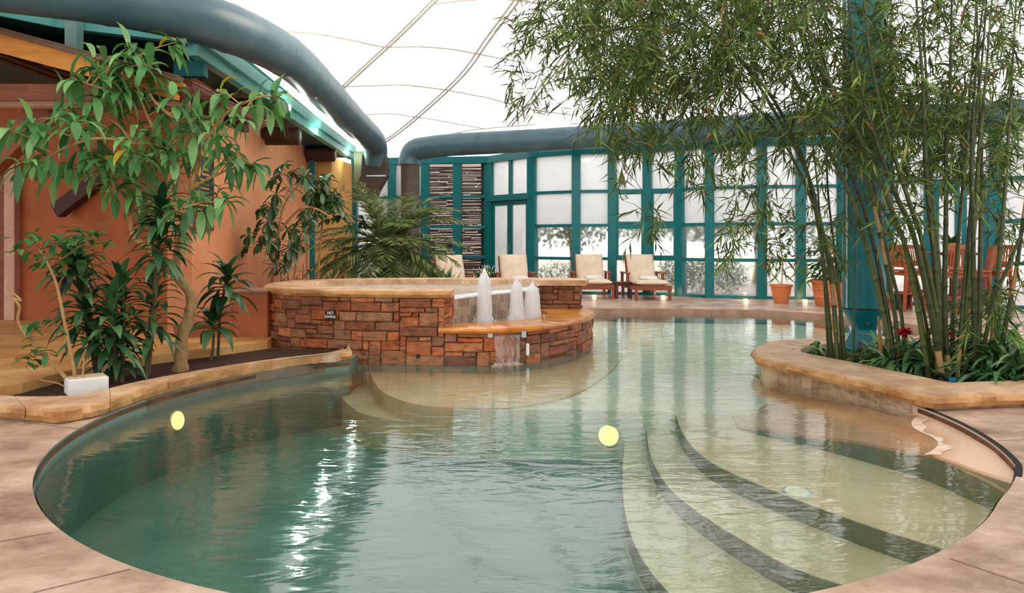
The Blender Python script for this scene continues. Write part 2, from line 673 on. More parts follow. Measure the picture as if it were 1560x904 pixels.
def slabs(mb, outer, inner, ztop, th, rnd, jit=0.02, slen=(0.5, 0.95), cols=None, step=0.06):
    """row of rough flagstones between two plan polylines"""
    Lc = max(length(outer), length(inner))
    n = max(4, int(Lc / step))
    O = resample(outer, n)
    I = resample(inner, n)
    k = 0
    while k < n - 1:
        m = min(n - 1, k + max(3, int(rnd.uniform(*slen) / step)))
        if n - 1 - m < 3:
            m = n - 1
        g = rnd.uniform(0.86, 1.1)
        w = rnd.uniform(-0.03, 0.05)
        mb.cur = (g + w, g, g - w)
        base = len(mb.v)
        rows = list(range(k, m + 1))
        for q, r in enumerate(rows):
            o, i_ = O[r].copy(), I[r].copy()
            if q == 0 and r > 0:
                o = o.lerp(O[r + 1], 0.05)
                i_ = i_.lerp(I[r + 1], 0.05)
            if q == len(rows) - 1 and r < n - 1:
                o = o.lerp(O[r - 1], 0.05)
                i_ = i_.lerp(I[r - 1], 0.05)
            dr = (o - i_).normalized()
            j1, j2, j3 = (rnd.uniform(-jit, jit) for _ in range(3))
            prof = [(i_, ztop - th), (i_, ztop - 0.008), (i_ + dr * 0.015, ztop), (o - dr * (0.02 + abs(j1)), ztop + j3 * 0.2),
                    (o + dr * (j1 - 0.004), ztop - 0.014), (o + dr * (j2 + 0.006), ztop - th * 0.55), (o - dr * (0.012 + abs(j3)), ztop - th)]
            for p, z in prof:
                mb.v.append((p.x, p.y, z))
        N = 7
        ec = (mb.cur[0] * 0.82, mb.cur[1] * 0.68, mb.cur[2] * 0.42)
        for q in range(len(rows) - 1):
            for j in range(N):
                j2 = (j + 1) % N
                mb.face((base + q * N + j, base + (q + 1) * N + j, base + (q + 1) * N + j2, base + q * N + j2), ec if j in (3, 4, 5) else None)
        mb.face([base + j for j in range(N)])
        mb.face([base + (len(rows) - 1) * N + j for j in range(N)][::-1])
        k = m
    mb.cur = (1, 1, 1)


def masonry(mb, path, z0, z1, rnd, cw=0.07, ch=0.052, palette=None, maxw=6, maxh=3, relief=0.04, gap=0.0038, closed=False):
    """irregular ashlar blocks on a wall; outward = right of the walking direction"""
    L = length(path)
    nx = max(2, int(L / cw))
    nz = max(2, int((z1 - z0) / ch))
    cw, ch = L / nx, (z1 - z0) / nz
    fine = resample(path, nx * 2 + 1)
    nrm = []
    for k in range(len(fine)):
        a, b = fine[max(0, k - 1)], fine[min(len(fine) - 1, k + 1)]
        t = (b - a).normalized()
        nrm.append(V((t.y, -t.x, 0)))

    def at(s, z, o):
        s = min(max(s / (cw / 2), 0), len(fine) - 1.0001)
        k = int(s)
        p = fine[k].lerp(fine[k + 1], s - k)
        q = nrm[k].lerp(nrm[k + 1], s - k)
        p = p + q * o
        return V((p.x, p.y, z))
    used = [[False] * nx for _ in range(nz)]
    for r in range(nz):
        for c in range(nx):
            if used[r][c]:
                continue
            h = rnd.choice([1, 1, 2, 2, 2, 3][:2 + maxh + 1]) if maxh > 1 else 1
            h = min(h, maxh, nz - r)
            w = rnd.randint(2, maxw) if h < 3 else rnd.randint(2, max(2, maxw - 2))
            ww = 0
            while ww < w and c + ww < nx and not used[r][c + ww]:
                ww += 1
            hh = h
            for y in range(h):
                if any(used[r + y][c + x] for x in range(ww)):
                    hh = y
                    break
            hh = max(1, hh)
            for y in range(hh):
                for x in range(ww):
                    used[r + y][c + x] = True
            s0, s1 = c * cw + gap, (c + ww) * cw - gap
            a0, a1 = z0 + r * ch + gap, z0 + (r + hh) * ch - gap
            o = rnd.uniform(0.25, 1) * relief
            base = rnd.choice(palette)
            g = rnd.uniform(0.8, 1.15)
            mb.cur = tuple(v * g for v in lin(base))
            ns = max(1, ww // 2)
            tl, tr, bl, br = (rnd.uniform(-0.012, 0.012) for _ in range(4))
            e = 0.008
            i = len(mb.v)
            for q in range(ns + 1):
                t = q / ns
                s = s0 + (s1 - s0) * t
                se = s0 + e + (s1 - s0 - 2 * e) * t
                zt = a1 + (tl * (1 - t) + tr * t) * 0.5
                zb = a0 + (bl * (1 - t) + br * t) * 0.5
                oo = o + rnd.uniform(-0.004, 0.004)
                for p in (at(s, zb, -0.01), at(s, zb, o * 0.7), at(se, zb + e, oo), at(se, zt - e, oo), at(s, zt, o * 0.7), at(s, zt, -0.01)):
                    mb.v.append(tuple(p))
            for q in range(ns):
                for j in range(5):
                    mb.face((i + q * 6 + j, i + (q + 1) * 6 + j, i + (q + 1) * 6 + j + 1, i + q * 6 + j + 1))
            mb.face((i, i + 1, i + 2, i + 3, i + 4, i + 5)[::1])
            k = i + ns * 6
            mb.face((k + 5, k + 4, k + 3, k + 2, k + 1, k))
    mb.cur = (1, 1, 1)


def ribbon(mb, path, z0, z1, off=0.0):
    pts = offset(path, off) if off else [V(p) for p in path]
    for a, b in zip(pts, pts[1:]):
        mb.quad((a.x, a.y, z0), (b.x, b.y, z0), (b.x, b.y, z1), (a.x, a.y, z1))


def strip(mb, A, B, za, zb, n=40):
    A, B = resample(A, n), resample(B, n)
    for k in range(n - 1):
        mb.quad((A[k].x, A[k].y, za), (A[k + 1].x, A[k + 1].y, za), (B[k + 1].x, B[k + 1].y, zb), (B[k].x, B[k].y, zb))


# =============================================================== camera, world
cam = bpy.data.cameras.new('camera')
cam.sensor_width = 36
cam.lens = F / 1560 * 36
cam.shift_y = -(452 - HY) / 1560
cam.clip_end = 300
co = bpy.data.objects.new('camera', cam)
col.objects.link(co)
co.location = (0, 0, CAMZ)
co.rotation_euler = (PI / 2, 0, 0)
scene.camera = co
scene.view_settings.view_transform = 'Standard'
scene.view_settings.look = 'None'
scene.view_settings.exposure = 0.0
scene.cycles.use_denoising = True
scene.cycles.max_bounces = 8
scene.cycles.transparent_max_bounces = 24
scene.cycles.sample_clamp_indirect = 8

w = bpy.data.worlds.new('sky')
scene.world = w
w.use_nodes = True
nt = w.node_tree
nt.nodes.clear()
wo = nt.nodes.new('ShaderNodeOutputWorld')
bg = nt.nodes.new('ShaderNodeBackground')
tcw = nt.nodes.new('ShaderNodeTexCoord')
sx = nt.nodes.new('ShaderNodeSeparateXYZ')
rw = nt.nodes.new('ShaderNodeValToRGB')
nt.links.new(tcw.outputs['Generated'], sx.inputs['Vector'])
nt.links.new(sx.outputs['Z'], rw.inputs['Fac'])
rw.color_ramp.elements[0].color = (1.0, 0.985, 0.965, 1)
rw.color_ramp.elements[1].color = (0.9, 0.95, 1.0, 1)
nt.links.new(rw.outputs['Color'], bg.inputs['Color'])
bg.inputs['Strength'].default_value = 1.7
nt.links.new(bg.outputs['Background'], wo.inputs['Surface'])

# ================================================================ pool outline
PC, PR = V((0.025, 5.41, 0)), 2.94


def circ(px, py):
    p = G(px, py, 0)
    return math.atan2(p.y - PC.y, p.x - PC.x)


def arc(c, r, a0, a1, n):
    return [V((c.x + r * math.cos(a0 + (a1 - a0) * k / n), c.y + r * math.sin(a0 + (a1 - a0) * k / n), 0)) for k in range(n + 1)]


aR = math.atan2(5.64 - PC.y, 3.1 - PC.x)          # where the planter corner meets the circle
aL = circ(535, 551)


def rad_at(a):
    a = (a + PI) % (2 * PI) - PI
    if -0.66 < a < 0.2:
        return PR + 0.11 * min(1, max(0, (a + 0.66) / 0.24))
    return PR


def rim_arc(a0, a1, n, d=0.0):
    out = []
    for k in range(n + 1):
        a = a0 + (a1 - a0) * k / n
        r = rad_at(a) + d
        out.append(V((PC.x + r * math.cos(a), PC.y + r * math.sin(a), 0)))
    return out


near_arc = rim_arc(aR, aL - 2 * PI, 110)       # clockwise by the near side to the left and up to the hot tub
# hot tub plan
TALL = bez([(-2.95, 9.0, 0), (-2.55, 8.58, 0), (-1.79, 8.32, 0), (-1.2, 8.22, 0), (-0.74, 8.2, 0)], 8)
LOW = bez([(-0.74, 8.2, 0), (-0.1, 8.2, 0), (0.42, 8.58, 0), (0.85, 9.25, 0), (1.05, 9.95, 0), (1.02, 10.6, 0), (0.95, 11.1, 0)], 8)
far_edge = [V((0.95, 11.3, 0)), V((0.9, 12.6, 0)), V((0.93, 13.7, 0)), G(950, 470.5), G(1030, 470.8), G(1100, 472), G(1165, 473.5), G(1222, 476.5),
            V((5.5, 12.45, 0)), V((5.85, 11.6, 0)), V((5.95, 10.9, 0)), V((5.85, 10.1, 0)), V((5.6, 9.4, 0)), V((5.0, 8.8, 0))]
far_edge = bez(far_edge, 5)
plan_front = [G(1148, 534, 0.11), G(1146, 541, 0.11), G(1280, 574, 0.11), G(1405, 604, 0.11)]
Z0 = lambda p: V((p.x, p.y, 0))
POOL = near_arc + [Z0(p) for p in TALL if p.x > -1.78][:-1] + [Z0(p) for p in LOW] + far_edge + [V((4.0, 8.5, 0)), V((3.0, 8.6, 0)), V((2.8, 8.25, 0)), V((2.75, 7.8, 0)), V((2.92, 6.6, 0))]


def dedupe(pts, d=0.01):
    out = []
    for p in pts:
        if not out or (p - out[-1]).length > d:
            out.append(p)
    return out


POOL = dedupe(POOL)

# deck with the pool cut out
bm = bmesh.new()
outer = [V((-16, -5, 0)), V((16, -5, 0)), V((16, 21.5, 0)), V((-16, 21.5, 0))]


def loop_edges(pts, z=0):
    vs = [bm.verts.new((p.x, p.y, z)) for p in pts]
    return [bm.edges.new((vs[k], vs[(k + 1) % len(vs)])) for k in range(len(vs))]


es = loop_edges(outer) + loop_edges(POOL)
bmesh.ops.triangle_fill(bm, edges=es, use_beauty=True)
for f in bm.faces:
    if f.normal.z < 0:
        f.normal_flip()
me = bpy.data.meshes.new('floor')
bm.to_mesh(me)
bm.free()
me.materials.append(M_deck)
floor = bpy.data.objects.new('floor', me)
col.objects.link(floor)
tag(floor, 'pinkish stamped concrete pool deck around the water', None, None, 'structure')

# saw-cut joints, and a black strip painting the shadowed gap at the deck edge
mb = MB()


def groove(mb, pts, wd, z=0.003):
    pts = [V(p) for p in pts]
    A, B = offset(pts, wd / 2), offset(pts, -wd / 2)
    for k in range(len(pts) - 1):
        mb.quad((A[k].x, A[k].y, z), (A[k + 1].x, A[k + 1].y, z), (B[k + 1].x, B[k + 1].y, z), (B[k].x, B[k].y, z))


for a, b in (((80, 812), (0, 826)), ((200, 868), (50, 904)), ((1447, 852), (1560, 890)), ((130, 655), (0, 640)), ((1520, 672), (1640, 668)), ((1540, 630), (1700, 640))):
    pa, pb = G(*a), G(*b)
    n = 6
    groove(mb, [pa.lerp(pb, k / n) for k in range(n + 1)], 0.006)
mb.build('joint', M_joint, floor)
mb = MB()
sl = rim_arc(aR - 0.02, -0.5, 30, 0.01)
groove(mb, sl, 0.035, 0.004)
mb.build('gap_shadow', M_slot, floor)

# pool basin: side walls and stepped floors
mb = MB()
n = len(POOL)
for k in range(n):
    a, b = POOL[k], POOL[(k + 1) % n]
    mb.quad((a.x, a.y, -1.3), (a.x, a.y, -0.0), (b.x, b.y, -0.0), (b.x, b.y, -1.3))
mb.poly(POOL, z=-0.66)
basin = mb.build('pool_basin', M_plaster, smooth=True, auto=30)
tag(basin, 'pale plastered pool basin with stepped floor', None, None, 'structure')
# stone nosing along the far side
mb = MB()
fe = [p for p in far_edge]
for sg in (0.006, -0.006):
    q = offset(fe, sg)
    for a, b in zip(q, q[1:]):
        mb.quad((a.x, a.y, -0.12), (a.x, a.y, 0.002), (b.x, b.y, 0.002), (b.x, b.y, -0.12))
mb.build('nosing', mat('nosing_stone', (150, 112, 90), (186, 148, 124), scale=5, rough=0.5), basin)
# lip line under the deck edge
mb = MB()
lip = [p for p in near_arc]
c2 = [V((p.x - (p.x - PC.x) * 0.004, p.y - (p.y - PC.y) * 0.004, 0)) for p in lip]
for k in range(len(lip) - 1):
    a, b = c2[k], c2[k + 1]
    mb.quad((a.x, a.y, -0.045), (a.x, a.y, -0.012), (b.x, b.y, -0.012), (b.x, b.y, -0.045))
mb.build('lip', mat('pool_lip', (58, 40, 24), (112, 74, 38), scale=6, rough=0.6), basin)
far = [V((9, 2, 0))]


def inpool_poly(edge, close):
    return [Z0(p) for p in edge] + [V((c[0], c[1], 0)) for c in close]


def clip_to_circle(pts, r=PR - 0.005):
    out = []
    for p in pts:
        d = p - PC
        if p.y < 6.3 and d.length > r:
            p = PC + d.normalized() * r
        out.append(p)
    return out


def arc_close(edge, r=PR - 0.005):
    """polygon between an edge and the right part of the pool circle"""
    e = [Z0(p) for p in edge]
    a = math.atan2(e[-1].y - PC.y, e[-1].x - PC.x)
    return a


def step_z(pts, z):
    return [Z0(G(x, y, z)) for x, y in pts]


def right_poly(edge):
    """edge runs from far to near; closes along the pool circle up to the planter corner and along the far pool"""
    e = bez(edge, 5)
    a = math.atan2(e[-1].y - PC.y, e[-1].x - PC.x)
    e[-1] = PC + V((math.cos(a), math.sin(a), 0)) * (rad_at(a) - 0.004)
    return e + rim_arc(a, aR, 24, -0.004)


mb = MB()
E4 = step_z([(952, 672), (948, 720), (952, 775), (968, 829), (1000, 879), (1040, 920)], -0.48)
E3 = step_z([(985, 655), (990, 690), (1008, 728), (1044, 766), (1111, 811), (1201, 862), (1290, 893)], -0.37)
E2 = step_z([(1030, 634), (1045, 668), (1080, 702), (1147, 735), (1250, 775), (1353, 811), (1461, 843)], -0.25)
back = [(2.86, 6.6), (2.6, 7.6)]
for E, z in ((E4, -0.49), (E3, -0.37), (E2, -0.25)):
    pl = right_poly(E) + [V((2.87, 6.5, 0)), V((2.62, 7.7, 0)), V((1.4, 7.6, 0))]
    mb.prism(pl, -1.25, z)
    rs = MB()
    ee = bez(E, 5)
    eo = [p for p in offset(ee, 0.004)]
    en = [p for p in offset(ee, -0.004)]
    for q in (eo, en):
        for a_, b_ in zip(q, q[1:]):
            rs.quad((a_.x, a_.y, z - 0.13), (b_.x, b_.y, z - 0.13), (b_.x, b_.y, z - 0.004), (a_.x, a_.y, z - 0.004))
    rs.build('riser_shade_band', M_riser_shade, basin)
mb.build('entry_step', M_stepp, basin)
# back shallow floor
mb = MB()
EB = step_z([(690, 626), (860, 624), (1000, 627), (1140, 633)], -0.22)
pl = EB + [V((2.62, 6.9, 0)), V((2.62, 8.2, 0)), V((5.0, 8.75, 0)), V((5.9, 10.5, 0)), V((5.0, 13.0, 0)), V((0.97, 13.7, 0)), V((0.9, 11.2, 0)), V((1.0, 10.0, 0)), V((0.4, 8.62, 0)), V((-0.6, 8.25, 0))]
mb.prism(pl, -1.25, -0.22)
mb.build('shallow_floor', mat('shallow_plaster', (196, 184, 156), (218, 206, 180), scale=1.6, rough=0.7), basin)


# sloping sandstone shelf emerging on the right
def shelf_z(x, y):
    return -0.085 + 0.115 * ((x - 2.86) * 0.87 - (y - 5.3) * 0.45) + 0.006 * math.sin(5.1 * x + 2 * y) + 0.005 * math.sin(9 * y - 3 * x)


ES = step_z([(1125, 634), (1210, 653), (1290, 672), (1355, 689), (1407, 704), (1480, 734), (1551, 766)], -0.14)
pl = right_poly(ES)
pl = [p for p in pl] + [V((2.92, 5.75, 0)), V((2.86, 6.5, 0)), V((2.62, 7.7, 0)), V((2.3, 7.5, 0)), V((1.95, 6.8, 0))]
# gridded top for the waterline
mb = MB()
bmg = bmesh.new()
vs = [bmg.verts.new((p.x, p.y, 0)) for p in dedupe(pl)]
bmg.faces.new(vs)
bmesh.ops.triangulate(bmg, faces=bmg.faces[:])
for _ in range(5):
    bmesh.ops.subdivide_edges(bmg, edges=[e for e in bmg.edges if e.calc_length() > 0.12], cuts=1)
    bmesh.ops.triangulate(bmg, faces=bmg.faces[:])
bmg.verts.ensure_lookup_table()
i0 = len(mb.v)
for v in bmg.verts:
    mb.v.append((v.co.x, v.co.y, min(-0.006, shelf_z(v.co.x, v.co.y))))
for f in bmg.faces:
    idx = [i0 + v.index for v in f.verts]
    if f.normal.z < 0:
        idx = idx[::-1]
    mb.face(idx)
bmg.free()
pp = dedupe(pl)
for k in range(len(pp)):
    a, b = pp[k], pp[(k + 1) % len(pp)]
    mb.quad((a.x, a.y, -1.2), (b.x, b.y, -1.2), (b.x, b.y, min(-0.006, shelf_z(b.x, b.y))), (a.x, a.y, min(-0.006, shelf_z(a.x, a.y))))
mb.build('beach_shelf', M_beach, basin, smooth=True, auto=40)
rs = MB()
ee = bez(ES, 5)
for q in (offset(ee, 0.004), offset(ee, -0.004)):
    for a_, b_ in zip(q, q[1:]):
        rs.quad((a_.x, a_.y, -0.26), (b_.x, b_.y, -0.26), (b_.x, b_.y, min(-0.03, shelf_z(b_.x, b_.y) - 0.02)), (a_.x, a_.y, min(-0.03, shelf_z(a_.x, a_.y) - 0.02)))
rs.build('riser_shade_band', M_riser_shade, basin)
rs = MB()
ee = rim_arc(aR + 0.06, -0.62, 30, -0.006)
for a_, b_ in zip(ee, ee[1:]):
    rs.quad((a_.x, a_.y, -0.4), (b_.x, b_.y, -0.4), (b_.x, b_.y, -0.002), (a_.x, a_.y, -0.002))
rs.build('shelf_rim', M_beach, basin)
# white mineral crust at the waterline
mb = MB()
rnd = random.Random(5)
A, B, wlp = [], [], []
for k in range(90):
    t = -0.74 + 1.12 * k / 89
    c_ = 0.05
    for _ in range(6):
        x, y = 2.86 + 0.45 * t + 0.91 * c_, 5.3 + 0.87 * t - 0.47 * c_
        c_ -= (shelf_z(x, y) - WATER) / 0.115
    wd_ = 0.05 + 0.03 * math.sin(7 * t) + 0.02 * math.sin(23 * t + 1)
    wlp.append(V((x, y, 0)))
    A.append(V((x + 0.89 * wd_, y - 0.45 * wd_, 0)))
    B.append(V((x - 0.01, y + 0.005, 0)))
for k in range(len(wlp) - 1):
    q = [A[k], A[k + 1], B[k + 1], B[k]]
    mb.quad(*[(p.x, p.y, max(WATER, min(-0.006, shelf_z(p.x, p.y))) + 0.003) for p in q])
mb.build('mineral_crust', mat('crust', (206, 176, 148), (236, 216, 196), scale=18, rough=0.8), basin)
# rounded benches in front of the spillway
mb = MB()
for pts, z in (([(512, 556), (515, 590), (530, 616), (565, 634), (640, 644), (740, 646), (830, 640)], -0.36), ([(560, 560), (576, 590), (600, 606), (645, 618), (720, 622), (800, 618), (880, 598), (930, 566), (950, 540)], -0.2)):
    e = bez(step_z(pts, z), 6)
    mb.prism(e + ([V((1.15, 9.9, 0)), V((0.9, 9.4, 0))] if z > -0.3 else []) + [V((0.35, 8.5, 0)), V((-0.3, 8.18, 0)), V((-1.6, 8.25, 0))], -1.25, z)
mb.build('rounded_bench', M_stepp, basin)

# water body
mb = MB()
area = POOL
mb.prism([V((PC.x + (p.x - PC.x) * 0.9995, p.y, 0)) for p in POOL], -1.29, WATER)
water = mb.build('pool_water', M_water)
tag(water, 'rippled green grey pool water reflecting the white roof', 'water', None, 'stuff')


def lamp(name, label, c, nrm, r, em, group=None):
    t = thing(name, label, 'light', c, 0, group)
    m1 = MB()
    nrm = nrm.normalized()
    sx_ = nrm.orthogonal().normalized()
    sy_ = nrm.cross(sx_)
    ring = [c + (sx_ * math.cos(2 * PI * j / 24) + sy_ * math.sin(2 * PI * j / 24)) * r * 1.08 for j in range(25)]
    m1.tube(ring, r * 0.12, 8, cap=False)
    bz = m1.build('bezel', M_steel, t, smooth=True)
    m1 = MB()
    m1.disc(c + nrm * 0.006, nrm, r, 24)
    m1.build('lens', em, bz)
    return t


def wall_pt(px, py):
    k = (px - CX) / F
    a = 1 + k * k
    b = -2 * (k * PC.x + PC.y)
    c = PC.x ** 2 + PC.y ** 2 - (PR - 0.02) ** 2
    D = (-b + math.sqrt(b * b - 4 * a * c)) / (2 * a)
    return P(px, py, D)


c = wall_pt(270, 641)  # added glowing disc stands in for a ceiling lamp's reflection
lamp('pool_light', 'glowing disc in the left curved pool wall standing in for a reflected lamp', c, V((PC.x - c.x, PC.y - c.y, 0.4)), 0.075, M_lamp, 'underwater pool lights')
c = P(927, 664, EB[1].lerp(EB[2], 0.5).y - 0.02)
lamp('pool_light', 'glowing underwater pool light in mid pool below the shallow ledge', c, V((0, -1, 0.35)), 0.085, M_lamp, 'underwater pool lights')
c = G(1214, 750, -0.247)
lamp('pool_light', 'unlit pale underwater light on the right entry step', c, V((0, -0.1, 1)), 0.07, M_lampoff, 'underwater pool lights')

# ================================================================ planter (right)
rnd = random.Random(11)
outl = [V((9.5, 5.42, 0)), V((4.6, 5.50, 0)), Z0(G(1560, 600, 0.11)), Z0(G(1480, 603, 0.11)), Z0(G(1418, 605.5, 0.11)), Z0(G(1400, 602, 0.11)), Z0(G(1280, 573, 0.11)), Z0(G(1152, 544, 0.11)),
        Z0(G(1145, 536, 0.11)), Z0(G(1152, 527, 0.11)), Z0(G(1170, 520, 0.11)), V((3.4, 8.75, 0)), V((4.4, 8.95, 0)), V((6.0, 9.3, 0)), V((9.5, 9.3, 0))]
inl = [V((9.5, 6.0, 0)), V((4.6, 6.08, 0)), Z0(G(1560, 579, 0.11)), Z0(G(1500, 581, 0.11)), Z0(G(1452, 583, 0.11)), Z0(G(1438, 581, 0.11)), Z0(G(1320, 556, 0.11)), Z0(G(1224, 537, 0.11)),
       Z0(G(1219, 533, 0.11)), Z0(G(1222, 530, 0.11)), Z0(G(1240, 526, 0.11)), V((3.6, 8.4, 0)), V((4.5, 8.55, 0)), V((6.0, 8.8, 0)), V((9.5, 8.9, 0))]
planter = thing('planter_bed', 'raised planter with ochre flagstone coping holding bamboo at right', 'planter', G(1410, 604, 0.0))
mb = MB()
# piecewise to keep the corners
O, I = [], []
for a, b in zip(zip(outl, inl), zip(outl[1:], inl[1:])):
    m = max(1, int((b[0] - a[0]).length / 0.1))
    for k in range(m):
        O.append(a[0].lerp(b[0], k / m))
        I.append(a[1].lerp(b[1], k / m))
O.append(outl[-1])
I.append(inl[-1])
# slabs without re-sampling: do it in chunks of matching index
k = 0
N = len(O)
while k < N - 1:
    m = min(N - 1, k + rnd.randint(6, 11))
    slabs(mb, O[k:m + 1], I[k:m + 1], 0.11, 0.085, rnd, slen=(5, 6))
    k = m
mb.build('coping', M_flag, planter, smooth=True, auto=18)
mb = MB()
walls = offset(O, 0.05) if False else O
Oin = [o.lerp(i, 0.16) for o, i in zip(O, I)]
rn = random.Random(3)
mb2 = MB()
masonry(mb2, Oin[::-1], -0.5, 0.03, rn, cw=0.14, ch=0.13, palette=[(208, 182, 150), (216, 192, 160), (200, 172, 140)], maxw=7, maxh=1, relief=0.008, gap=0.003)
mb2.build('base_wall', M_stone, planter)
ribbon(mb, Oin, -0.5, 0.03)
mb.build('base_core', mat('base_stone', (182, 154, 122), (208, 180, 148), scale=5, rough=0.6), planter)
mb = MB()
ribbon(mb, I, -0.3, 0.05)
mb.build('inner_face', M_mortar, planter)
mb = MB()
mb.poly([p for p in I] + [V((9.5, 6.0, 0))], z=0.035)
soil = mb.build('planter_soil', M_soil, loc=(4.5, 7.2, 0.035))
tag(soil, 'dark bare soil inside the bamboo planter', 'soil', None, 'stuff')

# ================================================================ planter (left)
rnd = random.Random(12)
a0, a1 = circ(157, 634) % (2 * PI), circ(540, 551)
pool_side = arc(PC, PR - 0.015, a0, a1, 40)
outl = [Z0(G(-330, 582, 0.1)), Z0(G(-150, 600, 0.1)), Z0(G(0, 617, 0.1)), Z0(G(90, 626, 0.1))] + [p for p in pool_side]
inl_px = [(-330, 566), (-150, 583), (0, 602), (95, 603), (126, 600), (168, 591), (215, 580), (269, 570), (340, 558), (400, 549), (470, 541), (520, 537)]
inl = [Z0(G(x, y, 0.1)) for x, y in inl_px] + [XY(531, 8.3)]
lp = thing('planter_edging', 'rough flagstone coping edging the left planter along the pool', 'planter', Z0(G(150, 630, 0)))
mb = MB()
O, I = resample(bez(outl[:4], 3) + outl[4:], 120), resample(bez(inl, 4), 120)
slabs(mb, O, I, 0.10, 0.09, rnd, jit=0.026, slen=(0.7, 1.2))
mb.build('coping', M_flag, lp, smooth=True, auto=18)
mb = MB()
Oin = [o.lerp(i, 0.08) for o, i in zip(O, I)]
ribbon(mb, Oin, -0.08, 0.02)
mb.build('base_wall', mat('base_grey', (96, 84, 70), (128, 112, 94), rough=0.8), lp)
edge_px = [(-330, 574), (-120, 584), (0, 590), (34, 584), (101, 566), (170, 553), (240, 542), (330, 531), (407, 521)]
porch_edge = [Z0(G(x, y, 0.12)) for x, y in edge_px]
mb = MB()
mb.poly(I + porch_edge[::-1], z=0.04)
soil = mb.build('planter_soil', M_soil, loc=(-3, 7, 0.04))
tag(soil, 'dark mulch soil under the plants beside the orange wall', 'soil', None, 'stuff')
# porch flagstone floor
mb = MB()
mb.prism(porch_edge + [V((-2.9, 9.2, 0)), V((-4.0, 9.4, 0)), V((-7.2, 10.9, 0)), V((-14, 10.9, 0)), V((-14, 5.0, 0))], -0.05, 0.12)
pf = mb.build('floor_porch', M_porchflag, bevel=0.012)
tag(pf, 'golden flagstone porch floor behind the planter', None, None, 'structure')

# ================================================================ building (left)
WA, WB = V((-4.0, 9.35, 0)), V((-4.36, 16.0, 0))
WC = V((-7.1, 10.75, 0))


def wallprism(a, b, th, z0, z1):
    d = (b - a).normalized()
    nn = V((-d.y, d.x, 0))
    m = MB()
    m.prism([a, b, b + nn * th, a + nn * th], z0, z1)
    return m


o = wallprism(WA, WB, 0.3, -0.05, 3.45).build('wall_left', M_adobe)
tag(o, 'light orange adobe side wall facing the pool', None, None, 'structure')
o = MB()
o.prism([WC, WA, V((-4.25, 9.62, 0)), WC + V((0.12, 0.27, 0))], -0.05, 3.6)
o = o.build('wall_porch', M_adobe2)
tag(o, 'shaded orange adobe wall behind the porch', None, None, 'structure')
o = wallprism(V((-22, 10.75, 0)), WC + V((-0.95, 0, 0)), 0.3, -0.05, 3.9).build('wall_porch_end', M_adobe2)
tag(o, 'orange adobe wall beyond the porch door', None, None, 'structure')
o = MB()
o.box(-8.2, -6.95, 10.78, 11.0, 2.4, 3.9)
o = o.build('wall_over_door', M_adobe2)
tag(o, 'orange adobe wall above the pinkish door frame', None, None, 'structure')
# door at the far left edge
door = thing('door_1', 'pinkish framed door at the left edge of the porch', None, (-7.6, 10.75, 0.12), kind='structure')
m = MB()
m.box(-7.2, -7.05, 10.6, 10.8, 0.12, 2.4)
m.box(-8.1, -7.95, 10.6, 10.8, 0.12, 2.4)
m.box(-7.95, -7.2, 10.6, 10.8, 2.25, 2.4)
m.build('door_frame', M_doorpink, door, bevel=0.01)
m = MB()
m.box(-7.95, -7.2, 10.7, 10.75, 0.12, 2.25)
m.build('door_leaf', M_timber, door)
# setback wall beyond the teal corner post, yellow block
o = wallprism(V((-4.62, 16.1, 0)), V((-4.25, 20.6, 0)), 0.3, -0.05, 3.3).build('wall_left_far', M_adobe3)
tag(o, 'ochre adobe wall beyond the teal corner post', None, None, 'structure')
p = XY(476, 15.85)
o = MB()
o.box(p.x - 0.05, p.x + 0.05, p.y - 0.05, p.y + 0.05, 0, 3.15)
o = o.build('corner_post', M_teal, loc=(p.x, p.y, 0))
tag(o, 'slim teal corner post at the end of the orange wall', 'post')
blk = MB()
q0, q1 = P(482, 236, 16.2), P(504, 236, 16.2)
i = len(blk.v)
prof = [(0, 1.95), (0.42, 1.95), (0.42, 3.02), (0, 3.02)]
a, b = V((q0.x, 16.2, 0)), V((q1.x + 0.02, 16.2, 0))
zz = (P(0, 302, 16.2).z, P(0, 236, 16.2).z)
back = 1.0
pts = [(a.x, 16.2, zz[0]), (b.x, 16.2, zz[0]), (b.x, 16.2, zz[1]), (a.x, 16.2, zz[1]),
       (a.x - 0.0, 17.2, zz[0] + 0.25), (b.x + 0.06, 17.2, zz[0] + 0.25), (b.x + 0.06, 17.2, zz[1] - 0.05), (a.x, 17.2, zz[1] - 0.05)]
for pnt in pts:
    blk.v.append(pnt)
for qd in ((0, 1, 2, 3), (1, 5, 6, 2), (5, 4, 7, 6), (4, 0, 3, 7), (3, 2, 6, 7), (0, 4, 5, 1)):
    blk.face([i + k for k in qd])
o = blk.build('wall_block', M_adobe3, bevel=0.03)
tag(o, 'ochre adobe block jutting out under the far eave', None, None, 'structure')

# steps up to the tub
steps = thing('step_flight', 'orange tiled steps climbing along the wall to the hot tub', 'steps', (-3.5, 8.9, 0.12))
xs = [XY(264, 8.75).x, XY(309, 8.75).x, XY(353, 8.75).x, -2.86]
zs = [P(0, 499, 8.75).z, P(0, 473, 8.75).z, P(0, 446, 8.75).z]
for k in range(3):
    m = MB()
    m.box(xs[k], xs[3] if k == 2 else xs[k + 1], 8.75, 9.3, 0.1, zs[k])
    m.build('riser_block', M_step, steps, bevel=0.006)
    m = MB()
    m.box(xs[k] - 0.02, (xs[3] if k == 2 else xs[k + 1]), 8.73, 9.3, zs[k], zs[k] + 0.025)
    m.build('tread', mat('step_tread%d' % k, (140, 96, 84), (164, 118, 102), rough=0.5), steps, bevel=0.004)

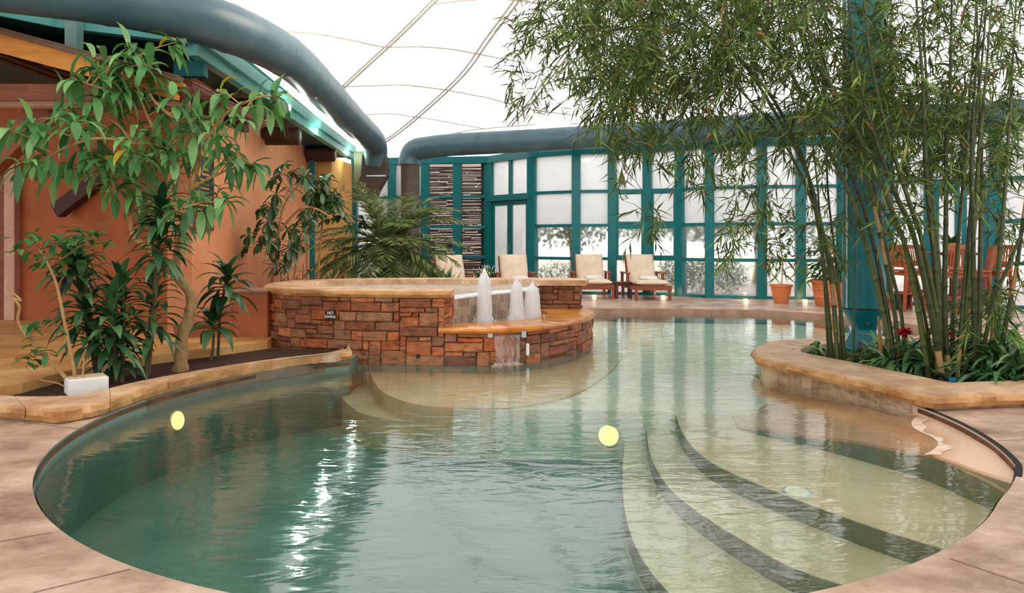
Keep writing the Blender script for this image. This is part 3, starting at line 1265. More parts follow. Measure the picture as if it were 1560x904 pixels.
# eave: fascia, soffit and roof
EV = [V((-7.5, 4.0, 0)), V((-4.62, 7.6, 0)), V((-3.42, 8.15, 0)), V((-3.72, 17.6, 0))]
ez = [3.42, 3.42, 3.40, 3.16]
roof = thing('roof_eave', 'teal painted roof eave with deep fascia over the orange building', 'roof', (-4.2, 9, 3.1))
m = MB()
m2 = MB()
for k in range(3):
    a, b = EV[k], EV[k + 1]
    za, zb = ez[k], ez[k + 1]
    if k == 2:
        za = 3.27
    d = (b - a).normalized()
    nn = V((d.y, -d.x, 0))
    for (lo, hi, o1, mm) in ((0.0, 0.13, 0.0, m), (0.14, 0.30, 0.05, m)):
        A0, B0 = a + nn * o1, b + nn * o1
        A1, B1 = a - nn * 0.12, b - nn * 0.12
        i = len(mm.v)
        for (pp_, z) in ((A0, za), (B0, zb), (B1, zb), (A1, za)):
            mm.v.append((pp_.x, pp_.y, z + lo))
        for (pp_, z) in ((A0, za), (B0, zb), (B1, zb), (A1, za)):
            mm.v.append((pp_.x, pp_.y, z + hi))
        for qd in ((3, 2, 1, 0), (4, 5, 6, 7), (0, 1, 5, 4), (1, 2, 6, 5), (2, 3, 7, 6), (3, 0, 4, 7)):
            mm.face([i + t for t in qd])
m.build('fascia', M_tealL, roof)
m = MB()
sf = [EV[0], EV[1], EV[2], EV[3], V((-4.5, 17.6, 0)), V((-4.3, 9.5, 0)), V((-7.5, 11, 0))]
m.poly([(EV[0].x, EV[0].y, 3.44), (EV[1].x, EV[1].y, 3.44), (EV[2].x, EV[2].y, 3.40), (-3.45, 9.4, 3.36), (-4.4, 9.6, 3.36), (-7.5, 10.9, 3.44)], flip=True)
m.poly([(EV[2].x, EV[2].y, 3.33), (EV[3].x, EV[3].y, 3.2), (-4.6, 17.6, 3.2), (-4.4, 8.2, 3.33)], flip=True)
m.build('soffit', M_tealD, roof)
m = MB()
m.poly([(EV[0].x, EV[0].y, 3.7), (EV[1].x, EV[1].y, 3.7), (EV[2].x, EV[2].y, 3.68), (EV[3].x, EV[3].y, 3.46), (-9, 17.6, 3.46), (-9, 4, 3.7)])
m.build('roof_deck', M_tealL, roof)
m = MB()   # corner drop board
m.obox(V((-3.46, 8.4, 0)), V((1, 0, 0)), V((0, 1, 0)), -0.34, 0.0, 0.0, 0.12, 3.1, 3.28)
m.build('corner_board', M_teal, roof)
m = MB()   # short post between the two eave levels
p = XY(112, 7.55)
m.box(p.x - 0.06, p.x + 0.06, 7.5, 7.62, 3.18, 3.75)
m.build('eave_post', mat('eave_post_paint', (150, 176, 160), (70, 140, 146), scale=1.5, rough=0.4), roof)
# vigas under the eave
for k, (px, py, X) in enumerate(((406, 168, -3.42), (456, 208, -3.62), (510, 236, -3.76))):
    D = X / ((px - CX) / F)
    c = P(px, py, D)
    m = MB()
    m.tube([V((-4.5, D, c.z)), V((X - 0.02, D, c.z)), V((X, D, c.z)), V((X + 0.012, D, c.z))], [0.15, 0.15, 0.14, 0.10], 18)
    m.tube([V((-4.3, D - 0.25, c.z + 0.02)), V((X - 0.12, D - 0.25, c.z + 0.02))], [0.1, 0.1], 14)
    o = m.build('roof_log', M_viga, loc=(-4.0, D, c.z), smooth=True)
    tag(o, ['dark log end under the eave, nearest to the gutter', 'middle dark log end under the eave', 'farthest dark log end under the eave by the round duct'][k], 'log', 'log ends under the eave')
    # eave uplight beside it
    lx = V((X + 0.02, D + 0.9, 3.24 - 0.008 * (D - 9)))
    t = thing('eave_light', ['glowing eave light nearest the gutter', 'glowing middle eave light under the teal fascia', 'glowing eave light farthest along, by the duct hood'][k], 'light', lx, 0, 'eave lights')
    m = MB()
    m.lathe(lx, [(0.05, 0.0), (0.055, 0.02), (0.055, 0.08), (0.03, 0.1)], 16)
    bz = m.build('housing', M_steel, t, smooth=True)
    m = MB()
    m.disc(lx + V((0, 0, -0.003)), V((0, 0, -1)), 0.05, 16)
    m.build('lens', M_eavel, bz)
    L_ = bpy.data.lights.new('eave_lamp', 'POINT')
    L_.energy = 14
    L_.color = (0.75, 1.0, 0.85)
    L_.shadow_soft_size = 0.06
    lo = bpy.data.objects.new('eave_lamp', L_)
    lo.location = (0.16, 0, -0.02)
    lo.parent = t
    col.objects.link(lo)

# porch roof
porch = thing('porch_roof', 'timber porch roof with amber rake board at upper left', 'roof', (-4.2, 8, 2.6))
R0, R1 = P(-700, -122, 7.1), P(278, 141, 7.1)


def rk(x):
    t = (x - R0.x) / (R1.x - R0.x)
    return R0.z + (R1.z - R0.z) * t


m = MB()
i = 0
m.beam(V((R0.x, 7.1, R0.z)), V((R1.x, 7.1, R1.z)), 0.05, 0.17)
m.build('rake_board', M_rake, porch)
m = MB()
m.beam(V((R0.x, 7.06, R0.z + 0.105)), V((R1.x, 7.06, R1.z + 0.105)), 0.1, 0.035)
m.beam(V((R0.x, 7.07, R0.z + 0.135)), V((R1.x, 7.07, R1.z + 0.135)), 0.12, 0.018)
m.build('drip_edge', mat('drip_metal', (84, 58, 40), (112, 82, 52), scale=4, rough=0.4), porch)
m = MB()
i = len(m.v)
for y in (7.08, 9.4):
    yy = [(R0.x, y if y < 8 else 10.6, R0.z), (R1.x, y, R1.z)]
    for (x, y2, z) in yy:
        m.v.append((x, y2, z + 0.03))
        m.v.append((x, y2, z + 0.085))
m.face((0, 2, 6, 4))
m.face((1, 5, 7, 3))
m.face((0, 1, 3, 2))
m.face((4, 6, 7, 5))
m.face((2, 3, 7, 6))
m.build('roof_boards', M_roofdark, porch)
m = MB()
for k in range(5):
    x = R1.x - 0.25 - k * 0.55
    m.beam(V((x, 7.2, rk(x) - 0.04)), V((x, 9.5 + k * 0.2, rk(x) - 0.04)), 0.08, 0.12)
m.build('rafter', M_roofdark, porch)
m = MB()
zb = P(0, 143, 7.35).z
m.beam(V((-7.2, 7.35, zb)), V((-3.42, 7.35, zb)), 0.16, 0.17)
m.build('tie_beam', M_timber, porch, bevel=0.01)
m = MB()
m.beam(P(-60, 292, 7.35), P(74, 165, 7.35), 0.16, 0.24)
m.build('brace', M_timber, porch, bevel=0.01)
m = MB()
m.beam(P(-62, 600, 7.35), P(-62, 150, 7.35), 0.2, 0.2)
m.build('post', M_timber, porch, bevel=0.01)
m = MB()
m.beam(P(88, 322, 10.15), P(165, 262, 9.95), 0.14, 0.2)
m.build('wall_bracket', M_viga, porch, bevel=0.01)
# porch gutter with outlet and horizontal pipe
gut = thing('roof_gutter', 'brown metal gutter with elbow and pipe along the porch eave', 'gutter', (-3.0, 7.1, 2.6))
m = MB()
g0, g1 = P(285, 134, 7.1), P(398, 192, 9.3)
n = 10
d = (g1 - g0)
hh = []
for t in (0, 1):
    p = g0.lerp(g1, t)
    for j in range(n + 1):
        a = PI + PI * j / n
        hh.append((p.x + 0.075 * math.cos(a), p.y, p.z + 0.075 * math.sin(a) + 0.04))
m.v += hh
for j in range(n):
    m.face((j, j + 1, n + 1 + j + 1, n + 1 + j))
m.tube([g0 + V((-0.075, 0, 0.045)), g1 + V((-0.075, 0, 0.045))], 0.012, 6)
m.tube([g0 + V((0.075, 0, 0.045)), g1 + V((0.075, 0, 0.045))], 0.012, 6)
m.build('trough', M_gutter, gut, smooth=True)
m = MB()
c = g0 + V((-0.02, 0.02, -0.06))
m.lathe(c, [(0.035, -0.08), (0.05, -0.04), (0.085, 0.02), (0.09, 0.06)], 18)
m.build('outlet', M_gutter, gut, smooth=True)
m = MB()
zp = P(0, 160, 7.1).z
m.tube(bez([c + V((0, 0, -0.06)), c + V((0, 0, -0.14)), V((c.x - 0.08, 7.12, zp)), V((c.x - 0.3, 7.12, zp)), V((-5.0, 7.12, zp)), V((-7, 7.12, zp))], 5), 0.042, 14)
m.build('downpipe', M_pipe, gut, smooth=True)

# plaque on the side wall
wd = (WB - WA).normalized()
wn = V((wd.y, -wd.x, 0))


def onwall(px, z):
    k = (px - CX) / F
    # WA + t wd with x = k*y
    t = (k * WA.y - WA.x) / (wd.x - k * wd.y)
    p = WA + wd * t
    return V((p.x, p.y, z))


p0, p1 = onwall(294, 1.4), onwall(321, 1.4)
Lp = (p1 - p0).length
plq = thing('wall_plaque', 'dark notice board with gold lettering on the orange wall', 'sign', p0 + wn * 0.01)
m = MB()
m.obox(p0, wd, wn, 0, Lp, 0.005, 0.03, 0, 0.93)
board = m.build('board', M_plaque, plq)
m = MB()
for a, b, c_, d_ in ((-0.02, 0.0, 0, 0.93), (Lp, Lp + 0.02, 0, 0.93), (-0.02, Lp + 0.02, -0.02, 0.0), (-0.02, Lp + 0.02, 0.93, 0.95)):
    m.obox(p0, wd, wn, a, b, 0.005, 0.04, c_, d_)
m.build('frame', M_timber, plq)
m = MB()
rp_ = random.Random(2)
rows = [0.78, 0.71, 0.64, 0.585, 0.53, 0.475, 0.42, 0.365, 0.31, 0.255, 0.2, 0.14, 0.09, 0.045]
for r, z in enumerate(rows):
    m = MB()
    hh_ = 0.03 if r < 2 else 0.02
    x = 0.24 if r < 2 else 0.07
    end = Lp - 0.07 - rp_.random() * 0.12
    while x < end:
        wv = rp_.uniform(0.015, 0.05)
        m.obox(p0, wd, wn, x, min(end, x + wv), 0.03, 0.033, z - hh_ / 2, z + hh_ / 2)
        x += wv + rp_.choice((0.008, 0.008, 0.02))
    m.build('text_line', M_gold, board)
m = MB()
lc = p0 + wd * 0.13 + wn * 0.034 + V((0, 0, 0.76))
m.leaf(lc + V((0, 0, -0.1)), V((0, 0, 1)), wn, 0.2, 0.11, 0.0, (1, 1, 1), 6, fold=0.0)
m.build('leaf_emblem', M_gold, board)

# ================================================================ hot tub
PAL = [(196, 118, 74), (184, 108, 70), (164, 104, 76), (204, 132, 88), (186, 128, 88), (194, 110, 62), (168, 102, 68), (186, 138, 100), (214, 140, 92), (164, 110, 76), (176, 124, 88)]
rnd = random.Random(21)
tub = thing('hot_tub', 'raised stone clad hot tub with flagstone rim and spillway beside pool', 'hot tub', (-0.8, 9.4, 0))
left_side = [V((-3.02, 10.4, 0)), V((-3.1, 9.7, 0)), V((-2.95, 9.0, 0))]
front = left_side[:-1] + TALL
m = MB()
masonry(m, bez(left_side[:2] + [TALL[0]], 6)[:-1] + TALL, -0.12, 0.625, rnd, palette=PAL)
endw = [V((-0.74, 8.2, 0)), V((-0.7, 8.6, 0))]
masonry(m, endw, 0.28, 0.625, rnd, palette=PAL, maxw=3, maxh=2)
m.build('stone_wall', M_stone, tub)
m = MB()
masonry(m, LOW, -0.12, 0.245, rnd, palette=PAL + [(150, 92, 76), (168, 120, 96), (142, 96, 80)])
m.build('lower_stone_wall', M_stone, tub)
# right-hand back pier
PIER = [V((0.36, 10.5, 0)), V((0.93, 10.42, 0)), V((1.0, 11.0, 0))]
m = MB()
masonry(m, PIER, 0.26, 0.625, rnd, palette=[(142, 92, 66), (158, 106, 76), (130, 84, 62), (166, 116, 84)])
m.build('pier_wall', M_stone, tub)
m = MB()
ribbon(m, front, -0.6, 0.62, -0.012)
ribbon(m, LOW, -0.6, 0.24, -0.012)
ribbon(m, endw, 0.2, 0.62, -0.012)
ribbon(m, PIER, 0.2, 0.62, -0.012)
backarc = bez([V((1.0, 11.0, 0)), V((0.2, 11.1, 0)), V((-1.2, 11.12, 0)), V((-2.3, 10.95, 0)), V((-3.02, 10.4, 0))], 6)
ribbon(m, backarc, -0.1, 0.62)
m.build('mortar_core', M_mortar, tub)
# rim
rnd = random.Random(8)
fo = offset(bez(front, 3), 0.05)
fi = bez([V((-2.6, 10.25, 0)), V((-2.55, 9.6, 0)), V((-2.35, 9.1, 0)), V((-1.9, 8.82, 0)), V((-1.2, 8.66, 0)), V((-0.66, 8.58, 0))], 6)
fo[-1] = V((-0.66, 8.14, 0))
m = MB()
slabs(m, fo, fi, 0.70, 0.075, rnd, jit=0.012, slen=(0.6, 1.1))
bo = bez([V((1.03, 10.36, 0)), V((1.06, 11.0, 0)), V((0.3, 11.16, 0)), V((-1.2, 11.18, 0)), V((-2.3, 11.02, 0)), V((-3.08, 10.42, 0))], 6)
bi = bez([V((0.33, 10.42, 0)), V((0.36, 10.7, 0)), V((-0.1, 10.76, 0)), V((-1.2, 10.78, 0)), V((-2.0, 10.66, 0)), V((-2.6, 10.25, 0))], 6)
slabs(m, bo, bi, 0.70, 0.075, rnd, jit=0.01, slen=(0.6, 1.1))
m.build('rim', M_flag, tub, smooth=True, auto=35)
# lower ledge
lo_out = offset(bez([(-0.8, 8.2, 0), (-0.1, 8.2, 0), (0.42, 8.58, 0), (0.85, 9.25, 0), (1.05, 9.95, 0), (1.02, 10.42, 0)], 8), 0.06)
lo_in = bez([V((-0.76, 8.62, 0)), V((-0.25, 8.74, 0)), V((0.2, 9.12, 0)), V((0.44, 9.7, 0)), V((0.46, 10.1, 0)), V((0.38, 10.44, 0))], 8)
m = MB()
slabs(m, lo_out, lo_in, 0.30, 0.06, rnd, jit=0.008, slen=(0.8, 1.4))
m.build('ledge', M_ledge, tub, smooth=True, auto=35)
# tiled spill wall
SPILL = bez([V((-0.72, 8.58, 0)), V((-0.50, 9.0, 0)), V((-0.22, 9.45, 0)), V((0.12, 9.95, 0)), V((0.38, 10.5, 0))], 6)
m = MB()
masonry(m, SPILL, 0.14, 0.575, random.Random(4), cw=0.06, ch=0.1, palette=[(186, 158, 128), (170, 140, 110), (198, 172, 142), (156, 128, 104)], maxw=6, maxh=1, relief=0.008, gap=0.003)
ribbon(m, SPILL, 0.1, 0.58, -0.006)
m.build('spill_wall', M_tile, tub)
m = MB()
ribbon(m, bi, 0.2, 0.63)
ribbon(m, fi, 0.2, 0.63)
ribbon(m, lo_in, 0.1, 0.25)
m.build('inner_wall', mat('spa_plaster', (176, 158, 136), (206, 190, 168), scale=5, rough=0.5), tub)
m = MB()
m.poly([p for p in fi] + [p for p in SPILL] + [p for p in bi], z=0.15)
m.build('tub_floor', M_tile, tub)
# spout plates under the ledge
for px in (747, 798):
    c = P(px, 509, 8.17 if px < 760 else 8.27)
    m = MB()
    m.box(c.x - 0.027, c.x + 0.027, c.y - 0.03, c.y + 0.05, c.z - 0.04, c.z + 0.035)
    m.build('spout_cheek', M_steel, tub, bevel=0.006)
m = MB()
ca, cb = P(750, 511, 8.16), P(796, 511, 8.26)
m.beam(ca + V((0, 0.02, 0)), cb + V((0, 0.02, 0)), 0.06, 0.035)
m.build('spout_lip', M_ductB, tub)
c = P(637, 543, 8.17)
m = MB()
m.tube([c + V((0, -0.035, 0)), c + V((0, 0.04, 0))], 0.022, 14)
m.build('drain_fitting', M_black, tub, smooth=True)
c = P(803, 532, 8.24)
m = MB()
m.obox(c, V((0.95, 0.3, 0)), V((0.3, -0.95, 0)), -0.015, 0.015, 0, 0.03, -0.065, 0.06)
m.build('white_patch', M_white, tub)

# spa waters
m = MB()
m.poly(fi + [V((-0.7, 8.6, 0))] + SPILL + bi, z=0.60)
o = m.build('spa_water', M_spa, loc=(-1.2, 9.7, 0.6))
tag(o, 'still water filling the upper hot tub', 'water', None, 'stuff')
m = MB()
m.poly([p for p in SPILL] + lo_in[::-1], z=0.235)
o = m.build('basin_water', M_spa, loc=(0, 9.3, 0.235))
tag(o, 'churned water in the lower fountain basin', 'water', None, 'stuff')
m = MB()
sp1 = offset(SPILL, 0.02)
strip(m, offset(SPILL, -0.10), sp1, 0.605, 0.59, 40)
for k in range(len(SPILL) - 1):
    a, b = sp1[k], sp1[k + 1]
    m.quad((a.x, a.y, 0.57), (b.x, b.y, 0.57), (b.x, b.y, 0.59), (a.x, a.y, 0.59))
o = m.build('spill_foam', M_foamw, loc=(0, 9.5, 0.6))
tag(o, 'white water edge sliding over the spillway', 'water', None, 'stuff')
m = MB()
m.cur = (1, 1, 1)
sp2 = offset(SPILL, 0.03)
for k in range(len(SPILL) - 1):
    a, b = sp2[k], sp2[k + 1]
    m.quad((a.x, a.y, 0.235), (b.x, b.y, 0.235), (b.x, b.y, 0.58), (a.x, a.y, 0.58))
o = m.build('spill_sheet', M_spill, loc=(0, 9.5, 0.4))
tag(o, 'thin sheet of water running down the tiled spillway', 'water', None, 'stuff')


def jet(px, top, width, lab):
    b = G(px, 489, 0.235)
    b = V((b.x, min(b.y, 9.5), 0.235))
    b = XY(px, 8.95 if px < 760 else (9.2 if px < 800 else 9.4)) + V((0, 0, 0.235))
    h = P(px, top, b.y).z - 0.235
    s = b.y / F
    rr = random.Random(px)
    for (f, cc) in ((1.0, 0.7), (0.72, 1.05), (0.45, 1.4)):
        pts, rad, cs = [], [], []
        n = 16
        for k in range(n + 1):
            t = k / n
            hh = h * (0.92 + 0.08 * (1 - f) / 0.55) * t
            r = width * s * f * ((1.0 - 0.3 * t) if t < 0.85 else max(0.06, 0.745 * math.sqrt(max(0, (1 - t) / 0.15))))
            pts.append(b + V((rr.uniform(-0.003, 0.003), 0, hh)))
            rad.append(max(0.004, r))
            q = cc * (1.0 if t < 0.7 else 1.0 - 0.3 * (t - 0.7) / 0.3)
            cs.append((q, q, q))
        if f == 1.0:
            mm = MB()
        mm.tube(pts, rad, 20, cols=cs)
    # splash ring
    for k in range(60):
        a = rr.uniform(0, 2 * PI)
        r0 = width * s * rr.uniform(0.7, 1.4)
        p = b + V((math.cos(a) * r0, math.sin(a) * r0, rr.uniform(0, 0.09)))
        q = 0.7
        mm.cur = (q, q, q)
        mm.tube([p, p + V((0, 0, rr.uniform(0.01, 0.03)))], rr.uniform(0.003, 0.008), 5)
    for k in range(50):
        t = rr.random() ** 0.5
        p = b + V((rr.gauss(0, width * s * 0.45), rr.gauss(0, width * s * 0.3), h * (0.7 + 0.33 * t)))
        q = 0.8
        mm.cur = (q, q, q)
        mm.tube([p, p + V((0, 0, rr.uniform(0.008, 0.03)))], rr.uniform(0.002, 0.005), 5)
    o = mm.build('fountain_jet', M_jet, loc=b, smooth=True)
    tag(o, lab, 'fountain', 'fountain jets in the lower basin')


jet(738, 408, 13, 'white fountain jet standing leftmost and apart in the basin')
jet(787, 423, 12, 'white fountain jet in the middle of the three')
jet(811, 430, 14, 'white fountain jet rightmost, nearest the stone pier')
# waterfall into the pool
m = MB()
ta, tb = P(753, 512, 8.11), P(792, 512, 8.21)
n = 10
prev = None
for k in range(n + 1):
    t = k / n
    z = ta.z + (WATER - ta.z) * t
    o_ = -0.02 - 0.10 * math.sqrt(t)
    sh = 0.1 * t
    a = V((ta.x + (tb.x - ta.x) * sh * 0.9, ta.y + o_, z))
    b = V((tb.x - (tb.x - ta.x) * 0.02 * t, tb.y + o_, z))
    row = [a.lerp(b, j / 10) for j in range(11)]
    if prev:
        for j in range(10):
            q = 0.75 + 0.5 * t
            m.quad(prev[j], prev[j + 1], row[j + 1], row[j], (q, q, q))
    prev = row
rr = random.Random(77)
for k in range(110):
    p = prev[0].lerp(prev[-1], rr.random()) + V((rr.gauss(0, 0.02), rr.gauss(-0.01, 0.03), 0.0))
    m.cur = (1.6, 1.6, 1.6)
    m.tube([p, p + V((0, 0, rr.uniform(0.005, 0.02)))], rr.uniform(0.006, 0.02), 6)
o = m.build('waterfall', M_fall, loc=(ta.x, ta.y, WATER))
tag(o, 'small sheet waterfall dropping from the ledge into the pool', 'water', None, 'stuff')

# NO DIVING sign


def text_mesh(s, size):
    cu = bpy.data.curves.new('t', 'FONT')
    cu.body = s
    cu.size = size
    cu.align_x = 'CENTER'
    cu.align_y = 'CENTER'
    cu.extrude = 0.001
    cu.offset = size * 0.012
    ob = bpy.data.objects.new('t', cu)
    col.objects.link(ob)
    dg = bpy.context.evaluated_depsgraph_get()
    dg.update()
    me_ = bpy.data.meshes.new_from_object(ob.evaluated_get(dg))
    bpy.data.objects.remove(ob)
    return me_


sc_ = P(506, 479.5, 8.25)
kk = min(range(1, len(TALL) - 1), key=lambda k: (TALL[k] - V((sc_.x, sc_.y, 0))).length)
tt = (TALL[kk + 1] - TALL[kk - 1]).normalized()
sn = V((tt.y, -tt.x, 0))
base = TALL[kk].lerp(TALL[kk + 1], 0.0)
# point of the wall line at this pixel
for a, b in zip(TALL, TALL[1:]):
    xa, xb = CX + F * a.x / a.y, CX + F * b.x / b.y
    if xa <= 506 <= xb:
        base = a.lerp(b, (506 - xa) / (xb - xa))
base = V((base.x, base.y, P(0, 479.5, base.y).z)) + sn * 0.034
sg = thing('warning_sign', 'small dark NO DIVING sign on the hot tub stone wall', 'sign', base, math.atan2(tt.y, tt.x))
m = MB()
m.box(-0.066, 0.066, -0.006, 0.012, -0.05, 0.05)
plate = m.build('plate', M_sign)
plate.parent = sg
for s, z in (('NO', 0.021), ('DIVING', -0.022)):
    me_ = text_mesh(s, 0.046 if s == 'NO' else 0.040)
    me_.transform(Matrix.Rotation(PI / 2, 4, 'X'))
    me_.transform(Matrix.Translation((0, -0.008, z)))
    me_.materials.clear()
    me_.materials.append(M_signw)
    o = bpy.data.objects.new('lettering', me_)
    col.objects.link(o)
    o.parent = plate

# ================================================================ far glazed wall
posts = [(540, 20.2), (598, 20.0), (648, 19.8), (697, 19.75), (746, 19.6), (812, 18.3), (878, 17.65), (933, 17.5), (987, 17.3), (1037, 16.95), (1081, 16.4), (1160, 16.1),
         (1219, 16.0), (1284, 15.85), (1352, 14.8), (1416, 14.5), (1517, 14.0), (1600, 13.5), (1700, 13.0), (1810, 12.4)]
PW = [XY(px, D) for px, D in posts]
ZR = [0.83, 1.61, 2.41]
ZT, ZB = 3.28, 3.46
names = 0
beam_m = MB()
for k in range(len(PW) - 1):
    a, b = PW[k], PW[k + 1]
    u = (b - a)
    L = u.length
    u = u / L
    n_ = V((u.y, -u.x, 0))      # towards the room
    beam_m.obox(a, u, n_, -0.05, L + 0.05, -0.1, 0.12, ZT, ZB)
    isdoor = k in (4, 15)
    wpost = 0.24 if k in (4,) else (0.105 if k in (2, 3) else 0.1)
    wend = 0.1
    if isdoor:
        d_ = thing('door_1' if False else ('door_2' if k == 4 else 'door_3'), 'teal double door with frosted panes at left of the glazed wall' if k == 4 else 'teal glazed door behind the bar stools', None, a, kind='structure')
        zt_ = 2.32
        m = MB()
        m.obox(a, u, n_, -wpost, wpost * 0.7, -0.09, 0.1, 0, ZT)
        m.obox(a, u, n_, L - 0.12, L + 0.02, -0.09, 0.1, 0, ZT)
        m.obox(a, u, n_, 0, L, -0.09, 0.14, zt_ - 0.05, zt_ + 0.1)
        m.obox(a, u, n_, L * 0.52 - 0.05, L * 0.52 + 0.05, -0.06, 0.06, zt_ + 0.1, ZT)
        m.build('door_frame', M_teal, d_)
        x0, x1 = wpost * 0.7, L - 0.12
        xm = (x0 + x1) / 2
        m = MB()
        for (q0_, q1_) in ((x0, L * 0.52 - 0.05), (L * 0.52 + 0.05, x1)):
            m.obox(a, u, n_, q0_, q1_, -0.012, 0.0, zt_ + 0.1, ZT)
        m.build('transom_pane', M_frost, d_)
        for (q0_, q1_) in ((x0, xm - 0.01), (xm + 0.01, x1)):
            m = MB()
            for bx in ((q0_, q0_ + 0.09, 0.02, zt_ - 0.05), (q1_ - 0.09, q1_, 0.02, zt_ - 0.05), (q0_ + 0.09, q1_ - 0.09, zt_ - 0.17, zt_ - 0.05), (q0_ + 0.09, q1_ - 0.09, 0.02, 0.22)):
                m.obox(a, u, n_, bx[0], bx[1], 0.0, 0.05, bx[2], bx[3])
            lf = m.build('door_leaf', M_teal, d_)
            m = MB()
            m.obox(a, u, n_, q0_ + 0.09, q1_ - 0.09, 0.02, 0.03, 0.22, zt_ - 0.17)
            m.build('pane', M_frost, lf)
        m = MB()
        hx = xm - 0.06
        m.obox(a, u, n_, hx, hx + 0.025, 0.05, 0.1, 0.95, 1.12)
        m.build('door_handle', M_steel, d_)
        continue
    names += 1
    lab = 'teal framed window bay of the glazed wall'
    wdw = thing('window_%d' % names, lab, None, a, kind='structure')
    m = MB()
    m.obox(a, u, n_, -wpost, wpost, -0.09, 0.1, 0, ZT)
    m.build('post', M_teal, wdw)
    m = MB()
    casement = k in (7, 8)
    for z in ZR:
        m.obox(a, u, n_, wpost, L - wend, -0.05, 0.06, z - 0.035, z + 0.035)
    m.obox(a, u, n_, wpost, L - wend, -0.06, 0.08, 0.0, 0.06)
    m.build('rail', M_teal, wdw)
    if casement:
        for (z0, z1) in ((ZR[0], ZR[1]), (ZR[1], ZR[2])):
            m = MB()
            z0_, z1_ = z0 + 0.035, z1 - 0.035
            for bx in ((wpost, wpost + 0.05, z0_, z1_), (L - wend - 0.05, L - wend, z0_, z1_), (wpost + 0.05, L - wend - 0.05, z0_, z0_ + 0.05), (wpost + 0.05, L - wend - 0.05, z1_ - 0.05, z1_)):
                m.obox(a, u, n_, bx[0], bx[1], 0.01, 0.07, bx[2], bx[3])
            m.build('casement', M_teal, wdw)
    zz_ = [0.06] + ZR + [ZT]
    for r in range(4):
        m = MB()
        m.obox(a, u, n_, wpost, L - wend, -0.015, 0.0, zz_[r] + (0.035 if r else 0), zz_[r + 1] - (0.035 if r < 3 else 0))
        mm_ = M_shade if k in (2, 3) else (M_frost if r >= 2 or k < 2 else M_clear)
        m.build('pane', mm_, wdw)
tr = beam_m.build('trim_1', M_teal)
tag(tr, 'teal head beam along the top of the glazed wall', None, None, 'structure')

# ================================================================ roof membrane


def wallY(x):
    for a, b in zip(PW, PW[1:]):
        if a.x <= x <= b.x:
            return a.y + (b.y - a.y) * (x - a.x) / (b.x - a.x)
    return PW[0].y if x < PW[0].x else PW[-1].y


def S(x, y):
    d1 = max(0, x + 3.55)
    d2 = max(0, wallY(x) + 0.1 - y)
    return 3.62 + 4.4 * (1 - math.exp(-d1 / 5.0)) * (1 - math.exp(-d2 / 5.5))


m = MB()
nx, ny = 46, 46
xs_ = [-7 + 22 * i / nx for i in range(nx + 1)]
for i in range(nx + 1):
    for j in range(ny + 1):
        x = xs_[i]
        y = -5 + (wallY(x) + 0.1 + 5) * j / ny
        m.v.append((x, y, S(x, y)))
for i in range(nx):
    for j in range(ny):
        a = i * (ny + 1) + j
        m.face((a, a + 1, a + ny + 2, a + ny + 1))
M_mem = emis('membrane_glow', (255, 252, 250), 1.55)  # emission stands in for daylight coming through the fabric
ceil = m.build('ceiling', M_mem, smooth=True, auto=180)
tag(ceil, 'white translucent tensile roof membrane with daylight glow set as emission', None, None, 'structure')


def on_membrane(px, py):
    lo, hi = 3.0, 26.0
    last = None
    D = 6.0
    while D < 24:
        p = P(px, py, D)
        if p.y > wallY(p.x) or p.z > S(p.x, p.y) - 0.03:
            return V((p.x, p.y, min(p.z, S(p.x, p.y) - 0.03)))
        D += 0.05
    return P(px, py, 20)


def seam(pxs, r, pair=0.0):
    pts = [on_membrane(x, y) for x, y in pxs]
    dense = bez(pts, 6)
    dense = [V((p.x, p.y, S(p.x, p.y) - 0.03)) for p in dense]
    m = MB()
    if pair:
        A = offset(dense, pair)
        B = offset(dense, -pair)
        m.tube(A, r, 6)
        m.tube(B, r, 6)
    else:
        m.tube(dense, r, 6)
    m.build('seam', M_seam, ceil, smooth=True)


seam([(515, 140), (560, 98), (610, 51), (661, 0), (700, -40)], 0.018, 0.035)
seam([(585, 216), (640, 174), (705, 112), (750, 50), (787, 0), (815, -40)], 0.02, 0.045)
seam([(776, 192), (810, 152), (860, 85), (905, 20), (930, -20)], 0.02, 0.045)
seam([(422, 45), (480, 50), (540, 60), (586, 71), (640, 70), (690, 74), (740, 84), (800, 96)], 0.017)
seam([(500, 132), (560, 130), (610, 128), (672, 135), (740, 148), (798, 162), (870, 175)], 0.017)
seam([(556, 175), (600, 173), (633, 178), (690, 187), (740, 196)], 0.014)
seam([(1330, 130), (1420, 112), (1500, 103), (1560, 100), (1640, 98)], 0.017)
seam([(660, 5), (720, -2), (790, 0), (860, 12)], 0.017)
m = MB()
rl = [P(655, 211, 18.4), P(720, 198, 18.0), P(800, 191, 17.6), P(880, 184, 17.3), P(960, 179, 17.0)]
rb = bez(rl, 6)
m.tube(rb, 0.014, 6)
for q in rb[::4]:
    m.tube([q, q + V((0, 0, -0.22))], 0.01, 5)
m.build('edge_rail', M_seam, ceil, smooth=True)

# ================================================================ ducts


def duct(path, r, ringstep=1.3, seg=24):
    m = MB()
    pts = bez(path, 10)
    L = length(pts)
    n = int(L / 0.08)
    pts = resample(pts, n)
    rad = []
    acc = 0
    for k in range(n):
        ph = (k * L / (n - 1)) % ringstep
        rad.append(r * (1.025 if ph < 0.085 else 1.0))
    m.tube(pts, rad, seg)
    return m


